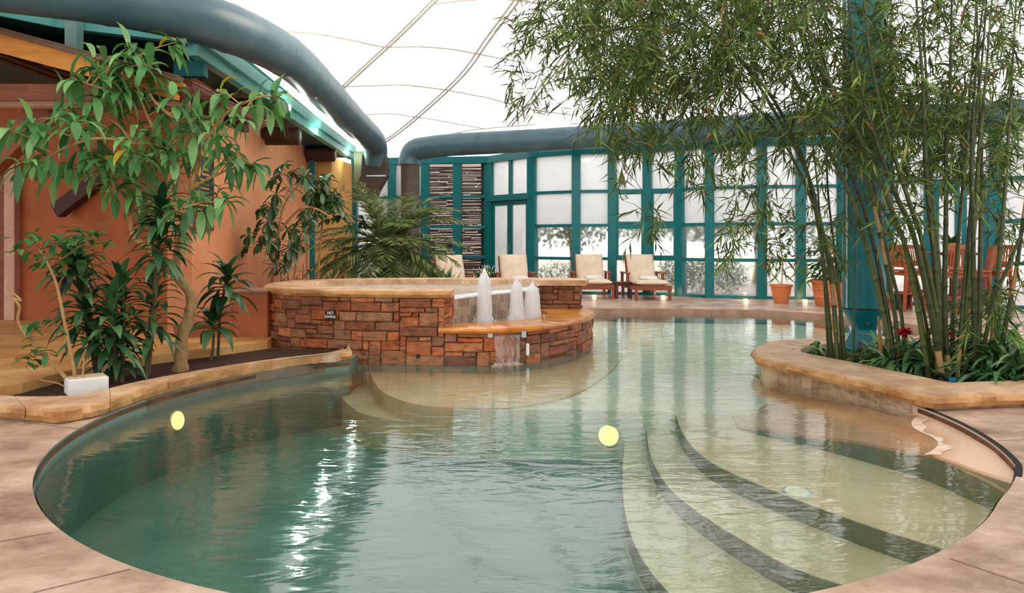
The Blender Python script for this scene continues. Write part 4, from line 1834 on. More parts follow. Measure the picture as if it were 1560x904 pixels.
d1 = thing('air_duct', 'large slate blue round air duct running along the roof over the orange building', 'duct', (-3.0, 10, 3.5), 0, 'round air ducts')
dz = 3.56
path = [V((-6.2, 5.9, dz)), V((-4.7, 6.6, dz)), V((-3.75, 7.15, dz)), V((-3.15, 7.95, dz)), V((-2.86, 9.4, dz + 0.02)), V((-2.9, 11.5, dz)), V((-3.0, 14, dz - 0.04)), V((-3.04, 16.2, dz - 0.1)), V((-3.06, 16.75, dz - 0.22)), V((-3.1, 16.95, dz - 0.55))]
duct(path, 0.265).build('pipe', M_duct, d1, smooth=True)
# square transition and hood at the far end


def loft(m, rings):
    i = len(m.v)
    n = len(rings[0])
    for r in rings:
        for p in r:
            m.v.append(tuple(p))
    for k in range(len(rings) - 1):
        for j in range(n):
            j2 = (j + 1) % n
            m.face((i + k * n + j, i + k * n + j2, i + (k + 1) * n + j2, i + (k + 1) * n + j))
    m.face([i + j for j in range(n)][::-1])
    m.face([i + (len(rings) - 1) * n + j for j in range(n)])


def rect(cx, cy, z, wx, wy, tilt=0.0):
    return [V((cx - wx, cy - wy, z - tilt)), V((cx + wx, cy - wy, z + tilt)), V((cx + wx, cy + wy, z + tilt)), V((cx - wx, cy + wy, z - tilt))]


m = MB()
hx = XY(562, 17.0)
hx2 = XY(572, 17.0)
loft(m, [rect(hx2.x, 17.0, P(0, 238, 17).z, 0.26, 0.25), rect(hx2.x, 17.0, P(0, 262, 17).z, 0.28, 0.25), rect(hx2.x, 17.0, P(0, 268, 17).z, 0.28, 0.25), rect(hx.x - 0.02, 17.0, P(0, 290, 17).z, 0.26, 0.25), rect(XY(556, 17).x, 17.0, P(0, 305, 17).z, 0.24, 0.25)])
m.build('grille_hood', M_hood, d1, bevel=0.01)
m = MB()
o = XY(549, 17.3)
loft(m, [rect(o.x, 17.4, P(0, 232, 17.3).z, 0.11, 0.3), rect(o.x, 17.4, P(0, 290, 17.3).z, 0.11, 0.3)])
m.build('side_plenum', M_olive, d1)
m = MB()
q = P(575, 268, 16.73)
m.beam(V((XY(558, 16.73).x, 16.73, q.z)), V((XY(588, 16.73).x, 16.73, q.z)), 0.02, 0.03)
m.build('flange', M_steel, d1)

d2 = thing('air_duct', 'long slate blue round air duct above the teal glazed wall', 'duct', (3, 16, 3.5), 0, 'round air ducts')
zc = lambda px, py, D: P(px, py, D)
path = [zc(624, 252, 17.9), zc(625, 240, 17.9), zc(632, 229, 17.85), zc(650, 225, 17.75), zc(700, 220, 17.45), zc(820, 214, 16.95), zc(940, 206, 16.6), zc(1080, 197, 16.0), zc(1225, 188, 15.2), zc(1400, 181, 14.3), zc(1560, 174, 13.5), zc(1760, 168, 12.4)]
duct(path, 0.262, 1.6).build('pipe', M_duct, d2, smooth=True)
m = MB()
b0 = zc(625, 245, 17.9)
m.tube([V((b0.x, 17.9, 0.0)), V((b0.x, 17.9, 1.5)), V((b0.x, 17.9, b0.z)), V((b0.x, 17.9, b0.z + 0.02))], [0.225, 0.225, 0.225, 0.24], 24)
m.build('drop', M_ductB, d2, smooth=True)  # shade on the drop is put into its brown-grey colour

# teal column duct in the planter
cx, cy = 4.07, 8.05
c0 = XY(1316, 8.15)
cx, cy = c0.x, 8.15
colm = thing('column_duct', 'round teal duct column standing in the bamboo planter', 'column', (cx, cy, 0.035))
zz1 = P(0, 470, cy).z
rad = 30.5 / F * cy
m = MB()
m.lathe((cx, cy, 0), [(rad, zz1), (rad, 2.4), (rad * 1.012, 2.41), (rad * 1.012, 2.44), (rad, 2.45), (rad, S(cx, cy) - 0.05)], 40)
m.build('shaft', M_teal, colm, smooth=True)
m = MB()
m.tube([V((cx - rad * 0.97, cy - 0.06, zz1 + 0.01)), V((cx - rad * 0.97, cy - 0.06, 4.6))], 0.012, 8)
m.build('seam_highlight', M_steel, colm, smooth=True)  # pale strip paints the white highlight along the shaft's seam
m = MB()
zn = P(0, 499, cy).z
m.lathe((cx, cy, 0), [(rad * 1.0, zz1), (rad * 0.99, zz1 - 0.03), (0.105, zn + 0.01), (0.10, zn - 0.02)], 32, sq=[0, 0, 0.9, 1])
m.build('hopper', M_teal, colm, smooth=True, auto=30)
m = MB()
m.lathe((cx, cy, 0), [(rad * 1.015, zz1 - 0.005), (rad * 1.015, zz1 + 0.012)], 32)
m.build('joint_ring', M_black, colm, smooth=True)
m = MB()
m.lathe((cx, cy, 0), [(0.10, zn - 0.02), (0.105, zn - 0.06), (0.165, 0.09), (0.185, 0.085), (0.185, 0.035)], 32, sq=[1, 1, 1, 1, 1])
m.build('foot', M_teal, colm, smooth=True, auto=30)
m = MB()
m.tube([V((cx - 0.03, cy - 0.125, zn + 0.06)), V((cx - 0.03, cy - 0.15, zn + 0.06))], 0.018, 10)
m.build('bolt', M_ductB, colm, smooth=True)

# ================================================================ outside


def leafcloud(m, c, r, n, L, cols, rr, flat=1.0):
    for k in range(n):
        d = V((rr.gauss(0, 1), rr.gauss(0, 1), rr.gauss(0, 1)))
        d.normalize()
        p = c + V((d.x * r[0], d.y * r[1], d.z * r[2])) * (rr.random() ** 0.4)
        dd = V((rr.uniform(-1, 1), rr.uniform(-1, 1), rr.uniform(-0.6, 0.8)))
        g = rr.uniform(0.7, 1.3)
        cc = rr.choice(cols)
        m.blade(p, dd, V((0, 0, 1)), L * rr.uniform(0.7, 1.3), L * 0.4, tuple(v * g for v in cc))


GRN = [lin(c) for c in ((62, 132, 20), (96, 160, 36), (46, 104, 18), (140, 172, 56))]
m = MB()
m.poly([V((-60, 20.0, 0)), V((-6, 21.0, 0)), V((-3, 20.8, 0)), V((1.2, 18.9, 0)), V((5.3, 16.9, 0)), V((7.5, 16.6, 0)), V((10, 15, 0)), V((16, 12, 0)), V((60, 12, 0)), V((60, 70, 0)), V((-60, 70, 0))], z=-0.02)
o = m.build('ground_outside', M_ground)
tag(o, 'pale gravel ground outside the glazed wall', None, None, 'structure')
# stick fence behind the shaded panes
m = MB()
rr = random.Random(9)
for k in range(64):
    z = 0.0 + k * 0.052
    x = -3.6
    while x < -0.2:
        wv = rr.uniform(0.3, 1.1)
        zj = z + rr.uniform(-0.012, 0.012)
        m.beam(V((x, 20.7, zj)), V((min(-0.2, x + wv), 20.7, zj + rr.uniform(-0.015, 0.015))), 0.02, rr.uniform(0.03, 0.052))
        x += wv + rr.uniform(-0.02, 0.03)
o = m.build('stick_fence', M_lattice, loc=(-1.9, 20.7, 0))
tag(o, 'brown woven stick fence seen through the left window bays', 'fence')
o = MB()
o.box(-0.7, 0.3, 21.6, 21.8, -0.02, 1.6)
o = o.build('garden_wall', M_pinkwall, loc=(0.1, 21.7, 0))
tag(o, 'pink stucco garden wall seen through the left double door', 'wall')
for k, (px, D, z, r, nn, lb) in enumerate(((868, 20.6, 1.7, (1.3, 0.8, 0.7), 900, 'blurred green tree outside the second clear window bay'),
                                           (985, 22, 1.9, (1.5, 0.8, 0.7), 900, 'pale green tree outside behind the cushioned chairs'),
                                           (1075, 20.5, 1.75, (1.2, 0.8, 0.6), 900, 'green tree crown outside at mid window height'),
                                           (1150, 22, 1.9, (1.6, 0.8, 0.7), 800, 'broad leafy tree outside left of the small terracotta pot'),
                                           (1255, 20, 1.6, (1.0, 0.8, 0.7), 600, 'leafy tree outside behind the large terracotta pot'),
                                           (1500, 20, 1.5, (1.6, 0.8, 0.9), 600, 'pale leafy tree outside behind the bar stools'))):
    c = XY(px, D) + V((0, 0, z))
    t = thing('garden_tree', lb, 'tree', (c.x, c.y, -0.02), 0, 'trees outside the glass')
    m = MB()
    leafcloud(m, c, r, int(nn * 1.6), 0.2, GRN, random.Random(k))
    m.build('foliage', M_leaf, t)
    m = MB()
    m.tube(bez([V((c.x, c.y, -0.02)), V((c.x + 0.08, c.y, 0.7)), V((c.x - 0.05, c.y, z))], 5), [0.1, 0.1, 0.09, 0.09, 0.08, 0.08, 0.07, 0.06, 0.05, 0.05, 0.04], 8)
    m.build('trunk', M_bark, t, smooth=True)
for k, (px, D, z, r, nn, lb) in enumerate(((1058, 18.0, 0.45, (0.45, 0.35, 0.45), 600, 'olive green shrub outside the low pane right of the chairs'),
                                           (1108, 17.6, 0.42, (0.5, 0.35, 0.42), 700, 'rounded green shrub outside the wide low window pane'),
                                           (1022, 18.6, 0.4, (0.35, 0.3, 0.4), 400, 'small green shrub outside behind the right cushioned chair'),
                                           (850, 19.6, 0.35, (0.7, 0.35, 0.35), 400, 'pale low shrub outside left of the upright chairs'))):
    c = XY(px, D) + V((0, 0, z))
    m = MB()
    leafcloud(m, c, r, int(nn * 1.6), 0.11, GRN, random.Random(50 + k))
    o = m.build('garden_shrub', M_leaf, loc=(c.x, c.y, -0.02))
    tag(o, lb, 'shrub', 'shrubs outside the glass')

# ================================================================ furniture


def rbox(x0, x1, y0, y1, z0, z1, name, m_, parent, bv):
    m = MB()
    m.box(x0, x1, y0, y1, z0, z1)
    return m.build(name, m_, parent, bevel=bv, smooth=True, auto=30)


def cushion(name, parent, w, l, t, seed):
    """soft pillow slab: local grid, returns MB-made object lying in XY, thickness up"""
    rr = random.Random(seed)
    m = MB()
    n1, n2 = 12, 14
    idx = {}
    for side in (1, -1):
        for i in range(n1 + 1):
            for j in range(n2 + 1):
                u, v = i / n1 * 2 - 1, j / n2 * 2 - 1
                e = (1 - abs(u) ** 5) * (1 - abs(v) ** 5)
                z = side * t / 2 * (0.25 + 0.75 * max(0, e) ** 0.5) + 0.006 * math.sin(4 * u + 3 * v + seed) * e
                sc2 = 1 - 0.015 * (1 - e)
                idx[(side, i, j)] = m.vert((u * w / 2 * sc2, v * l / 2 * sc2, z))
    for i in range(n1):
        for j in range(n2):
            m.face((idx[(1, i, j)], idx[(1, i + 1, j)], idx[(1, i + 1, j + 1)], idx[(1, i, j + 1)]))
            m.face((idx[(-1, i, j + 1)], idx[(-1, i + 1, j + 1)], idx[(-1, i + 1, j)], idx[(-1, i, j)]))
    def rim(seq):
        for a, b in zip(seq, seq[1:]):
            m.face((idx[(-1,) + a], idx[(-1,) + b], idx[(1,) + b], idx[(1,) + a]))
    rim([(i, 0) for i in range(n1 + 1)])
    rim([(n1, j) for j in range(n2 + 1)])
    rim([(i, n2) for i in range(n1, -1, -1)])
    rim([(0, j) for j in range(n2, -1, -1)])
    o = m.build(name, M_cush, None, smooth=True, auto=80)
    o.parent = parent
    return o


def make_lounger():
    t = thing('lounge_chair', 'x', 'chair')
    W = 0.36
    for sx in (-1, 1):
        rbox(sx * W - 0.03, sx * W + 0.03, -0.03, 0.03, 0, 0.28, 'leg', M_wood, t, 0.006)
        rbox(sx * W - 0.03, sx * W + 0.03, 1.2, 1.26, 0, 0.3, 'leg', M_wood, t, 0.006)
    m = MB()
    m.box(-W - 0.035, W + 0.035, -0.035, 0.0, 0.21, 0.29)
    m.box(-W - 0.035, W + 0.035, -0.045, 0.03, 0.28, 0.305)
    m.box(-W - 0.02, -W + 0.02, 0.03, 1.25, 0.21, 0.29)
    m.box(W - 0.02, W + 0.02, 0.03, 1.25, 0.21, 0.29)
    for k in range(9):
        m.box(-W + 0.02, W - 0.02, 0.06 + k * 0.13, 0.13 + k * 0.13, 0.27, 0.292)
    m.build('seat_frame', M_wood, t, bevel=0.004)
    for sx in (-1, 1):
        m = MB()
        m.box(sx * (W + 0.03) - 0.045, sx * (W + 0.03) + 0.045, 0.55, 1.2, 0.53, 0.56)
        arm = m.build('armrest', M_wood, t, bevel=0.006)
        for y_ in (0.62, 1.14):
            m = MB()
            m.box(sx * (W + 0.03) - 0.03, sx * (W + 0.03) + 0.03, y_, y_ + 0.06, 0.25, 0.53)
            m.build('arm_post', M_wood, arm, bevel=0.006)
    m = MB()
    for sx in (-1, 1):
        m.beam(V((sx * 0.3, 0.98, 0.29)), V((sx * 0.3, 1.28, 0.9)), 0.045, 0.03)
    for k in range(5):
        f = 0.2 + k * 0.18
        p = V((0, 0.98 + 0.3 * f, 0.29 + 0.61 * f))
        m.beam(p - V((0.3, 0, 0)), p + V((0.3, 0, 0)), 0.05, 0.02)
    m.build('back_frame', M_wood, t)
    c = cushion('seat_cushion', t, 0.70, 1.02, 0.12, 1)
    c.location = (0, 0.48, 0.36)
    c = cushion('back_cushion', t, 0.62, 0.66, 0.13, 2)
    c.location = (0, 1.03, 0.64)
    c.rotation_euler = (math.radians(66), 0, 0)
    return t


spots = [(XY(712, 15.2), 0.42, 'cream cushioned lounge chair turned right, leftmost behind the hot tub by the palm'),
         (XY(795, 15.6), 0.16, 'cream cushioned lounge chair second from left, half hidden behind fountain jets'),
         (XY(908, 15.95), 0.03, 'cream cushioned wooden chair left of the small side table'),
         (XY(995, 15.7), 0.08, 'cream cushioned wooden chair right of the small side table')]
ch0 = make_lounger()
chairs = []
for k, (p, rz, lb) in enumerate(spots):
    if k == 0:
        o = ch0
        o.location = p
        o.rotation_euler = (0, 0, rz)
        o['label'] = lb
        o['group'] = 'cushioned lounge chairs by the glass'
    else:
        o = dup(ch0, p, rz, lb, 'cushioned lounge chairs by the glass')
    chairs.append(o)
# folded towels on three of the seats
for k in (1, 2, 3):
    p, rz, _ = spots[k]
    rr = random.Random(k)
    m = MB()
    R = Matrix.Rotation(rz, 4, 'Z')
    for j in range(3):
        w_, l_ = 0.19 - j * 0.008, 0.12 - j * 0.006
        z0 = 0.425 + j * 0.02
        sk = rr.uniform(-0.15, 0.15)
        RR = R @ Matrix.Rotation(sk, 4, 'Z')
        base = p + R @ V((0.02, 0.5, 0))
        u, v = RR @ V((1, 0, 0)), RR @ V((0, 1, 0))
        m.obox(base, u, v, -w_, w_, -l_, l_, z0, z0 + 0.021)
    o = m.build('folded_towel', M_towel, loc=(base.x, base.y, 0.425), bevel=0.008)
    tag(o, ['', 'white folded towel on the chair behind the fountain jets', 'white folded towel on the chair left of the side table', 'white folded towel on the chair right of the side table'][k], 'towel', 'folded towels on chairs')
# side table
p = XY(949, 16.3)
st = thing('side_table', 'small dark wooden side table between two cream chairs', 'table', p)
for sx in (-1, 1):
    for sy in (-1, 1):
        m = MB()
        m.box(p.x + sx * 0.15 - 0.025, p.x + sx * 0.15 + 0.025, p.y + sy * 0.15 - 0.025, p.y + sy * 0.15 + 0.025, 0, 0.33)
        m.build('leg', M_dwood, st)
m = MB()
m.box(p.x - 0.19, p.x + 0.19, p.y - 0.19, p.y + 0.19, 0.33, 0.36)
m.build('table_top', M_dwood, st, bevel=0.005)
m = MB()
for s in (-1, 1):
    m.box(p.x - 0.13, p.x + 0.13, p.y + s * 0.15 - 0.01, p.y + s * 0.15 + 0.01, 0.27, 0.33)
    m.box(p.x + s * 0.15 - 0.01, p.x + s * 0.15 + 0.01, p.y - 0.13, p.y + 0.13, 0.27, 0.33)
m.build('apron', M_dwood, st)
# in-floor uplights
for k, (px, D, lb) in enumerate(((905, 16.9, 'glowing floor light under the chair left of the side table'), (1010, 16.75, 'glowing floor light under the chair right of the side table'),
                                 (1136, 15.75, 'glowing floor light at the sill left of the small terracotta pot'), (1226, 15.6, 'glowing floor light at the sill between two terracotta pots'))):
    c = XY(px, D)
    t = thing('floor_light', lb, 'light', c, 0, 'floor lights along the glass')
    m = MB()
    m.lathe(c, [(0.07, 0.0), (0.07, 0.012), (0.055, 0.016)], 20)
    bz = m.build('bezel', M_steel, t, smooth=True)
    m = MB()
    m.lathe(c, [(0.052, 0.0165), (0.03, 0.022), (0.005, 0.024)], 20)
    m.build('lens', M_glow, bz, smooth=True)
    L_ = bpy.data.lights.new('floor_lamp', 'POINT')
    L_.energy = 2.5
    L_.color = (1.0, 0.72, 0.4)
    L_.shadow_soft_size = 0.04
    lo = bpy.data.objects.new('floor_lamp', L_)
    lo.location = (0, -0.02, 0.08)
    lo.parent = t
    col.objects.link(lo)

# pots
p = XY(1190, 15.0)
s = 15.0 / F
pot = thing('potted_plant', 'small terracotta pot with a spindly leafy plant by the glass', 'potted plant', p, 0, 'potted plants by the glass')
m = MB()
m.lathe(p, [(0.13, 0), (0.14, 0.03), (0.19, 0.26), (0.2, 0.33), (0.225, 0.335), (0.23, 0.37), (0.2, 0.37), (0.19, 0.33)], 28)
m.build('pot', M_terra, pot, smooth=True)
m = MB()
rr = random.Random(14)
stem = bez([p + V((0, 0, 0.3)), p + V((0.03, 0, 0.8)), p + V((-0.03, 0, 1.3)), p + V((0.05, 0, 1.7))], 6)
m.tube(stem, 0.012, 6)
m.build('stem', M_twig, pot, smooth=True)
m = MB()
DK = [lin(c) for c in ((46, 92, 40), (62, 112, 52), (38, 76, 34), (84, 130, 60))]
for k in range(150):
    q = stem[rr.randint(7, len(stem) - 1)] + V((rr.gauss(0, 0.22), rr.gauss(0, 0.2), rr.gauss(0, 0.15)))
    m.leaf(q, V((rr.uniform(-1, 1), rr.uniform(-1, 1), rr.uniform(-0.5, 0.4))), V((0, 0, 1)), rr.uniform(0.1, 0.18), 0.07, 0.4, rr.choice(DK), 3)
m.build('foliage', M_leaf, pot)
p = XY(1262, 14.4)
pot = thing('potted_plant', 'large ribbed terracotta pot with broad leaved bush left of the column', 'potted plant', p, 0, 'potted plants by the glass')
m = MB()
m.lathe(p, [(0.22, 0), (0.235, 0.02), (0.26, 0.16), (0.275, 0.17), (0.265, 0.19), (0.28, 0.3), (0.295, 0.31), (0.285, 0.33), (0.3, 0.43), (0.33, 0.44), (0.335, 0.5), (0.29, 0.5), (0.28, 0.45)], 32)
m.build('pot', M_terra, pot, smooth=True)
m = MB()
for k in range(170):
    a = rr.uniform(0, 2 * PI)
    r = rr.uniform(0.05, 0.42)
    q = p + V((math.cos(a) * r, math.sin(a) * r, 0.5 + rr.uniform(0.0, 0.7)))
    m.leaf(q, V((math.cos(a), math.sin(a), rr.uniform(-0.6, 0.4))), V((0, 0, 1)), rr.uniform(0.15, 0.26), 0.09, 0.5, rr.choice(DK), 4)
m.build('foliage', M_leaf, pot)
m = MB()
for k in range(6):
    a = k * 1.05
    m.tube([p + V((0.04 * math.cos(a), 0.04 * math.sin(a), 0.45)), p + V((0.2 * math.cos(a), 0.2 * math.sin(a), 0.95))], 0.01, 6)
m.build('stem', M_twig, pot)
p = XY(1366, 13.7)
o = MB()
o.lathe(p, [(0.14, 0), (0.15, 0.01), (0.17, 0.3), (0.17, 0.32), (0.15, 0.32), (0.14, 0.27)], 24, sq=[1] * 6)
o = o.build('square_pot', M_navy, loc=p, smooth=True, auto=30)
tag(o, 'dark navy square pot beside the leftmost bar stool', 'pot')


def make_stool():
    t = thing('bar_stool', 'x', 'stool')
    for sx in (-1, 1):
        m = MB()
        m.beam(V((sx * 0.19, -0.19, 0)), V((sx * 0.18, -0.17, 0.69)), 0.042, 0.042)
        m.build('leg', M_wood2, t)
        m = MB()
        m.beam(V((sx * 0.19, 0.22, 0)), V((sx * 0.18, 0.18, 0.7)), 0.042, 0.042)
        m.beam(V((sx * 0.18, 0.18, 0.7)), V((sx * 0.19, 0.27, 1.17)), 0.042, 0.04)
        m.build('leg', M_wood2, t)
    m = MB()
    m.box(-0.22, 0.22, -0.22, 0.2, 0.7, 0.735)
    m.build('seat', M_wood2, t, bevel=0.01)
    m = MB()
    for s_ in (-1, 1):
        m.box(-0.17, 0.17, s_ * 0.17 - 0.012, s_ * 0.17 + 0.012, 0.63, 0.69)
        m.box(s_ * 0.17 - 0.012, s_ * 0.17 + 0.012, -0.16, 0.16, 0.63, 0.69)
    m.build('apron', M_wood2, t)
    m = MB()
    m.box(-0.18, 0.18, -0.2, -0.17, 0.24, 0.28)
    m.box(-0.18, 0.18, 0.19, 0.215, 0.3, 0.33)
    m.box(-0.2, -0.17, -0.17, 0.2, 0.3, 0.33)
    m.box(0.17, 0.2, -0.17, 0.2, 0.3, 0.33)
    m.build('foot_rail', M_wood2, t)
    m = MB()
    m.beam(V((-0.19, 0.268, 1.14)), V((0.19, 0.268, 1.14)), 0.03, 0.075)
    m.beam(V((-0.18, 0.2, 0.8)), V((0.18, 0.2, 0.8)), 0.03, 0.05)
    bk = m.build('backrest', M_wood2, t)
    for k in range(7):
        x = -0.135 + k * 0.045
        m = MB()
        m.beam(V((x, 0.2, 0.81)), V((x, 0.262, 1.11)), 0.024, 0.014)
        m.build('slat', M_wood2, bk)
    return t


stools = [(1384, 13.4, PI / 2 + 0.15, 'bar stool leftmost, seen from its side with back to the left'),
          (1410, 13.85, 0.25, 'bar stool second from left, behind the table and facing the pool'),
          (1486, 13.1, -PI / 2 - 0.35, 'bar stool right of the table with its slatted back turned to us'),
          (1514, 13.3, -PI / 2 + 0.5, 'rightmost bar stool in front of the teal door post'),
          (1447, 12.55, PI - 0.1, 'nearest bar stool, tucked under the table behind the bamboo')]
s0 = make_stool()
for k, (px, D, rz, lb) in enumerate(stools):
    p = XY(px, D)
    if k == 0:
        s0.location = p
        s0.rotation_euler = (0, 0, rz)
        s0['label'] = lb
        s0['group'] = 'wooden bar stools'
    else:
        dup(s0, p, rz, lb, 'wooden bar stools')
p = XY(1450, 13.25)
bt = thing('bar_table', 'tall round wooden bar table among stools behind the bamboo', 'table', p)
m = MB()
m.lathe(p, [(0.40, 1.0), (0.42, 1.01), (0.42, 1.035), (0.40, 1.045)], 36)
m.build('table_top', M_dwood, bt, smooth=True)
m = MB()
m.lathe(p, [(0.06, 0.05), (0.05, 0.2), (0.035, 0.5), (0.05, 0.8), (0.09, 1.0)], 18)
ped = m.build('pedestal', M_dwood, bt, smooth=True)
for k in range(4):
    a = PI / 4 + k * PI / 2
    m = MB()
    m.beam(p + V((0, 0, 0.1)), p + V((0.28 * math.cos(a), 0.28 * math.sin(a), 0.03)), 0.06, 0.05)
    m.build('foot', M_dwood, ped)
q = p + V((-0.03, 0, 1.045))
pp_ = thing('table_planter', 'tan pot with leafy plant standing on the bar table', 'potted plant', q)
m = MB()
m.lathe(q, [(0.09, 0), (0.1, 0.02), (0.13, 0.16), (0.135, 0.17), (0.12, 0.17), (0.11, 0.14)], 20)
m.build('pot', M_basket, pp_, smooth=True)
m = MB()
for k in range(60):
    a = rr.uniform(0, 2 * PI)
    m.leaf(q + V((rr.uniform(-0.06, 0.06), rr.uniform(-0.06, 0.06), 0.15)), V((math.cos(a), math.sin(a), rr.uniform(0.3, 1.6))), V((0, 0, 1)), rr.uniform(0.15, 0.35), 0.04, 0.7, rr.choice(DK), 4)
m.build('foliage', M_leaf, pp_)

# white box in the left planter
c = G(132, 600, 0.06)
wb = thing('planter_box', 'small white block planter on the coping at left', 'box', V((c.x, c.y + 0.1, 0.04)))
m = MB()
e0, e1 = G(104, 601, 0.06), G(166, 594, 0.06)
u = (e1 - e0)
Lb = u.length
u /= Lb
nn = V((-u.y, u.x, 0))
m.obox(V((e0.x, e0.y, 0)), u, nn, 0, Lb, 0.0, 0.2, 0.04, 0.165)
m.build('body', M_white, wb, bevel=0.008)
m = MB()
m.obox(V((e0.x, e0.y, 0)), u, nn, 0.012, Lb - 0.012, 0.012, 0.188, 0.165, 0.172)
m.build('fill', M_boxtop, wb)

# ================================================================ plants, left
TLEAF = [lin(c) for c in ((92, 150, 84), (112, 168, 98), (80, 134, 76), (128, 180, 108), (148, 192, 122), (66, 118, 66))]


def whorl(m, tip, ax, n, L, w, rr, cols, droop=0.8, spread=1.0, yellow=0.006):
    for k in range(n):
        a = k * 2.4 + rr.uniform(-0.3, 0.3)
        s = ax.orthogonal().normalized()
        t = ax.cross(s)
        out = s * math.cos(a) + t * math.sin(a)
        d = (out * spread + ax * rr.uniform(0.0, 0.7)).normalized()
        c = rr.choice(cols) if rr.random() > yellow else lin((190, 170, 40))
        g = rr.uniform(0.8, 1.25)
        b = tip - ax * rr.uniform(0, 0.12)
        m.leaf(b, d, V((0, 0, 1)), L * rr.uniform(0.65, 1.2), w * rr.uniform(0.8, 1.2), droop * rr.uniform(0.6, 1.5), tuple(v * g for v in c), 5)


D0 = 6.95
tr_ = thing('crooked_tree', 'crooked pale barked tree with drooping leaves in the left planter', 'tree', G(275, 567, 0.04))
rr = random.Random(31)


def path_px(pts, D, wob=0.0):
    return [P(x, y, D + (d[0] if d else 0)) for x, y, *d in pts]


trunk = path_px([(275, 567), (276, 540), (278, 512), (289, 478), (290, 448), (270, 420), (270, 390), (278, 352), (290, 322), (292, 285), (302, 250), (304, 215)], D0)
br = [
    (path_px([(268, 418), (250, 406), (227, 378), (204, 360), (201, 322), (205, 285), (198, 255), (205, 225, -0.1), (180, 214, -0.25), (140, 212, -0.35), (98, 226, -0.4), (58, 248, -0.5)], D0), 0.035),
    (path_px([(204, 300), (225, 262), (240, 235), (235, 200), (222, 172), (214, 150), (205, 118, -0.1), (190, 92, -0.2)], D0), 0.022),
    (path_px([(304, 220), (290, 190), (262, 178), (232, 150), (220, 112, 0.1), (214, 78, 0.1)], D0), 0.022),
    (path_px([(304, 218), (322, 202), (345, 172), (372, 157), (402, 146, 0.1), (428, 150, 0.2)], D0), 0.02),
    (path_px([(296, 285), (318, 272), (340, 262), (365, 248), (395, 256, 0.1)], D0), 0.016),
    (path_px([(205, 225), (180, 190), (150, 175), (118, 158), (85, 180, -0.3), (45, 208, -0.4)], D0), 0.016),
    (path_px([(292, 300), (270, 262), (252, 240), (240, 232)], D0), 0.018),
    (path_px([(240, 235), (262, 220), (285, 200), (300, 180, 0.2)], D0), 0.014),
    (path_px([(290, 322), (310, 305), (330, 300, -0.2), (350, 312, -0.3)], D0), 0.014),
    (path_px([(200, 330), (180, 300, -0.2), (170, 270, -0.3), (176, 245, -0.3)], D0), 0.014),
    (path_px([(205, 160), (170, 140, -0.2), (140, 130, -0.3), (110, 120, -0.3)], D0), 0.012),
]
m = MB()
tp = bez(trunk, 5)
nT = len(tp)
m.tube(tp, [0.062 * (1 - 0.72 * k / nT) * (1.15 if k < 3 else 1) * (1 + 0.07 * math.sin(k * 1.7)) for k in range(nT)], 12)
m.build('trunk', M_bark, tr_, smooth=True)
m = MB()
lv = MB()
for pts, r0 in br:
    b = bez(pts, 5)
    nb = len(b)
    m.tube(b, [r0 * (1 - 0.8 * k / nb) for k in range(nb)], 7)
    k = int(nb * 0.45)
    while k < nb:
        ax = (b[min(nb - 1, k + 1)] - b[k - 1]).normalized()
        nt_ = 1
        for _ in range(nt_):
            ox = V((rr.gauss(0, 0.16), rr.gauss(0, 0.2), rr.gauss(0.03, 0.12)))
            tip = b[k] + ox
            m.tube([b[k], b[k] + ox * 0.5 + V((0, 0, 0.03)), tip], [0.007, 0.005, 0.004], 5)
            whorl(lv, tip, (ox.normalized() + V((0, 0, 0.2))).normalized(), rr.randint(5, 8), 0.29, 0.07, rr, TLEAF, 1.2)
        k += 3
    ax = (b[-1] - b[-3]).normalized()
    whorl(lv, b[-1], ax, 9, 0.25, 0.075, rr, TLEAF, 1.0)
# a few extra sprays in the crown
for px, py in ((150, 95), (175, 110), (190, 78), (230, 110), (130, 190), (95, 200), (160, 230), (190, 190), (215, 235), (245, 195), (150, 260), (180, 280), (260, 150), (225, 290), (265, 240), (120, 235), (60, 255), (40, 262), (75, 262), (300, 330), (270, 335), (290, 200), (325, 215), (250, 330), (228, 330),
               (205, 205), (230, 220), (170, 160), (195, 140), (240, 130), (105, 175), (385, 165), (410, 160), (345, 250), (110, 255), (140, 240)):
    tip = P(px + rr.uniform(-8, 8), py + rr.uniform(-8, 8), D0 + rr.uniform(-0.4, 0.35))
    src = min((q for pts, _ in br for q in bez(pts, 4)), key=lambda q: (q - tip).length)
    m.tube([src, src.lerp(tip, 0.5) + V((0, 0, 0.04)), tip], [0.007, 0.005, 0.004], 5)
    whorl(lv, tip, (tip - src).normalized() + V((0, 0, 0.1)), rr.randint(5, 8), 0.29, 0.072, rr, TLEAF, 1.4)
m.build('branches', M_twig, tr_, smooth=True)
lv.build('foliage', M_leaf, tr_, smooth=True, auto=180)
m = MB()
m.tube([P(261, 425, D0 - 0.08), P(264, 405, D0 - 0.08)], 0.012, 8)
m.build('green_tie', mat('tie_green', (20, 150, 90), rough=0.5), tr_)

DRAC = [lin(c) for c in ((44, 82, 46), (58, 100, 58), (34, 66, 38), (78, 120, 72), (100, 140, 92))]


def rosette(m, c, n, L, w, rr, ax=V((0, 0, 1)), stem=0.3, cols=DRAC):
    for k in range(n):
        t = k / n
        a = k * 2.399
        el = 1.35 - 1.5 * (1 - t)
        d = V((math.cos(a) * math.cos(el), math.sin(a) * math.cos(el), math.sin(el)))
        b = c + V((0, 0, -stem * (1 - t)))
        g = rr.uniform(0.75, 1.3)
        cc = rr.choice(cols)
        m.leaf(b, d, V((0, 0, 1)), L * rr.uniform(0.75, 1.15) * (0.8 + 0.2 * (1 - t)), w * rr.uniform(0.8, 1.15), rr.uniform(0.7, 1.5), tuple(v * g for v in cc), 6, shape=0.4)


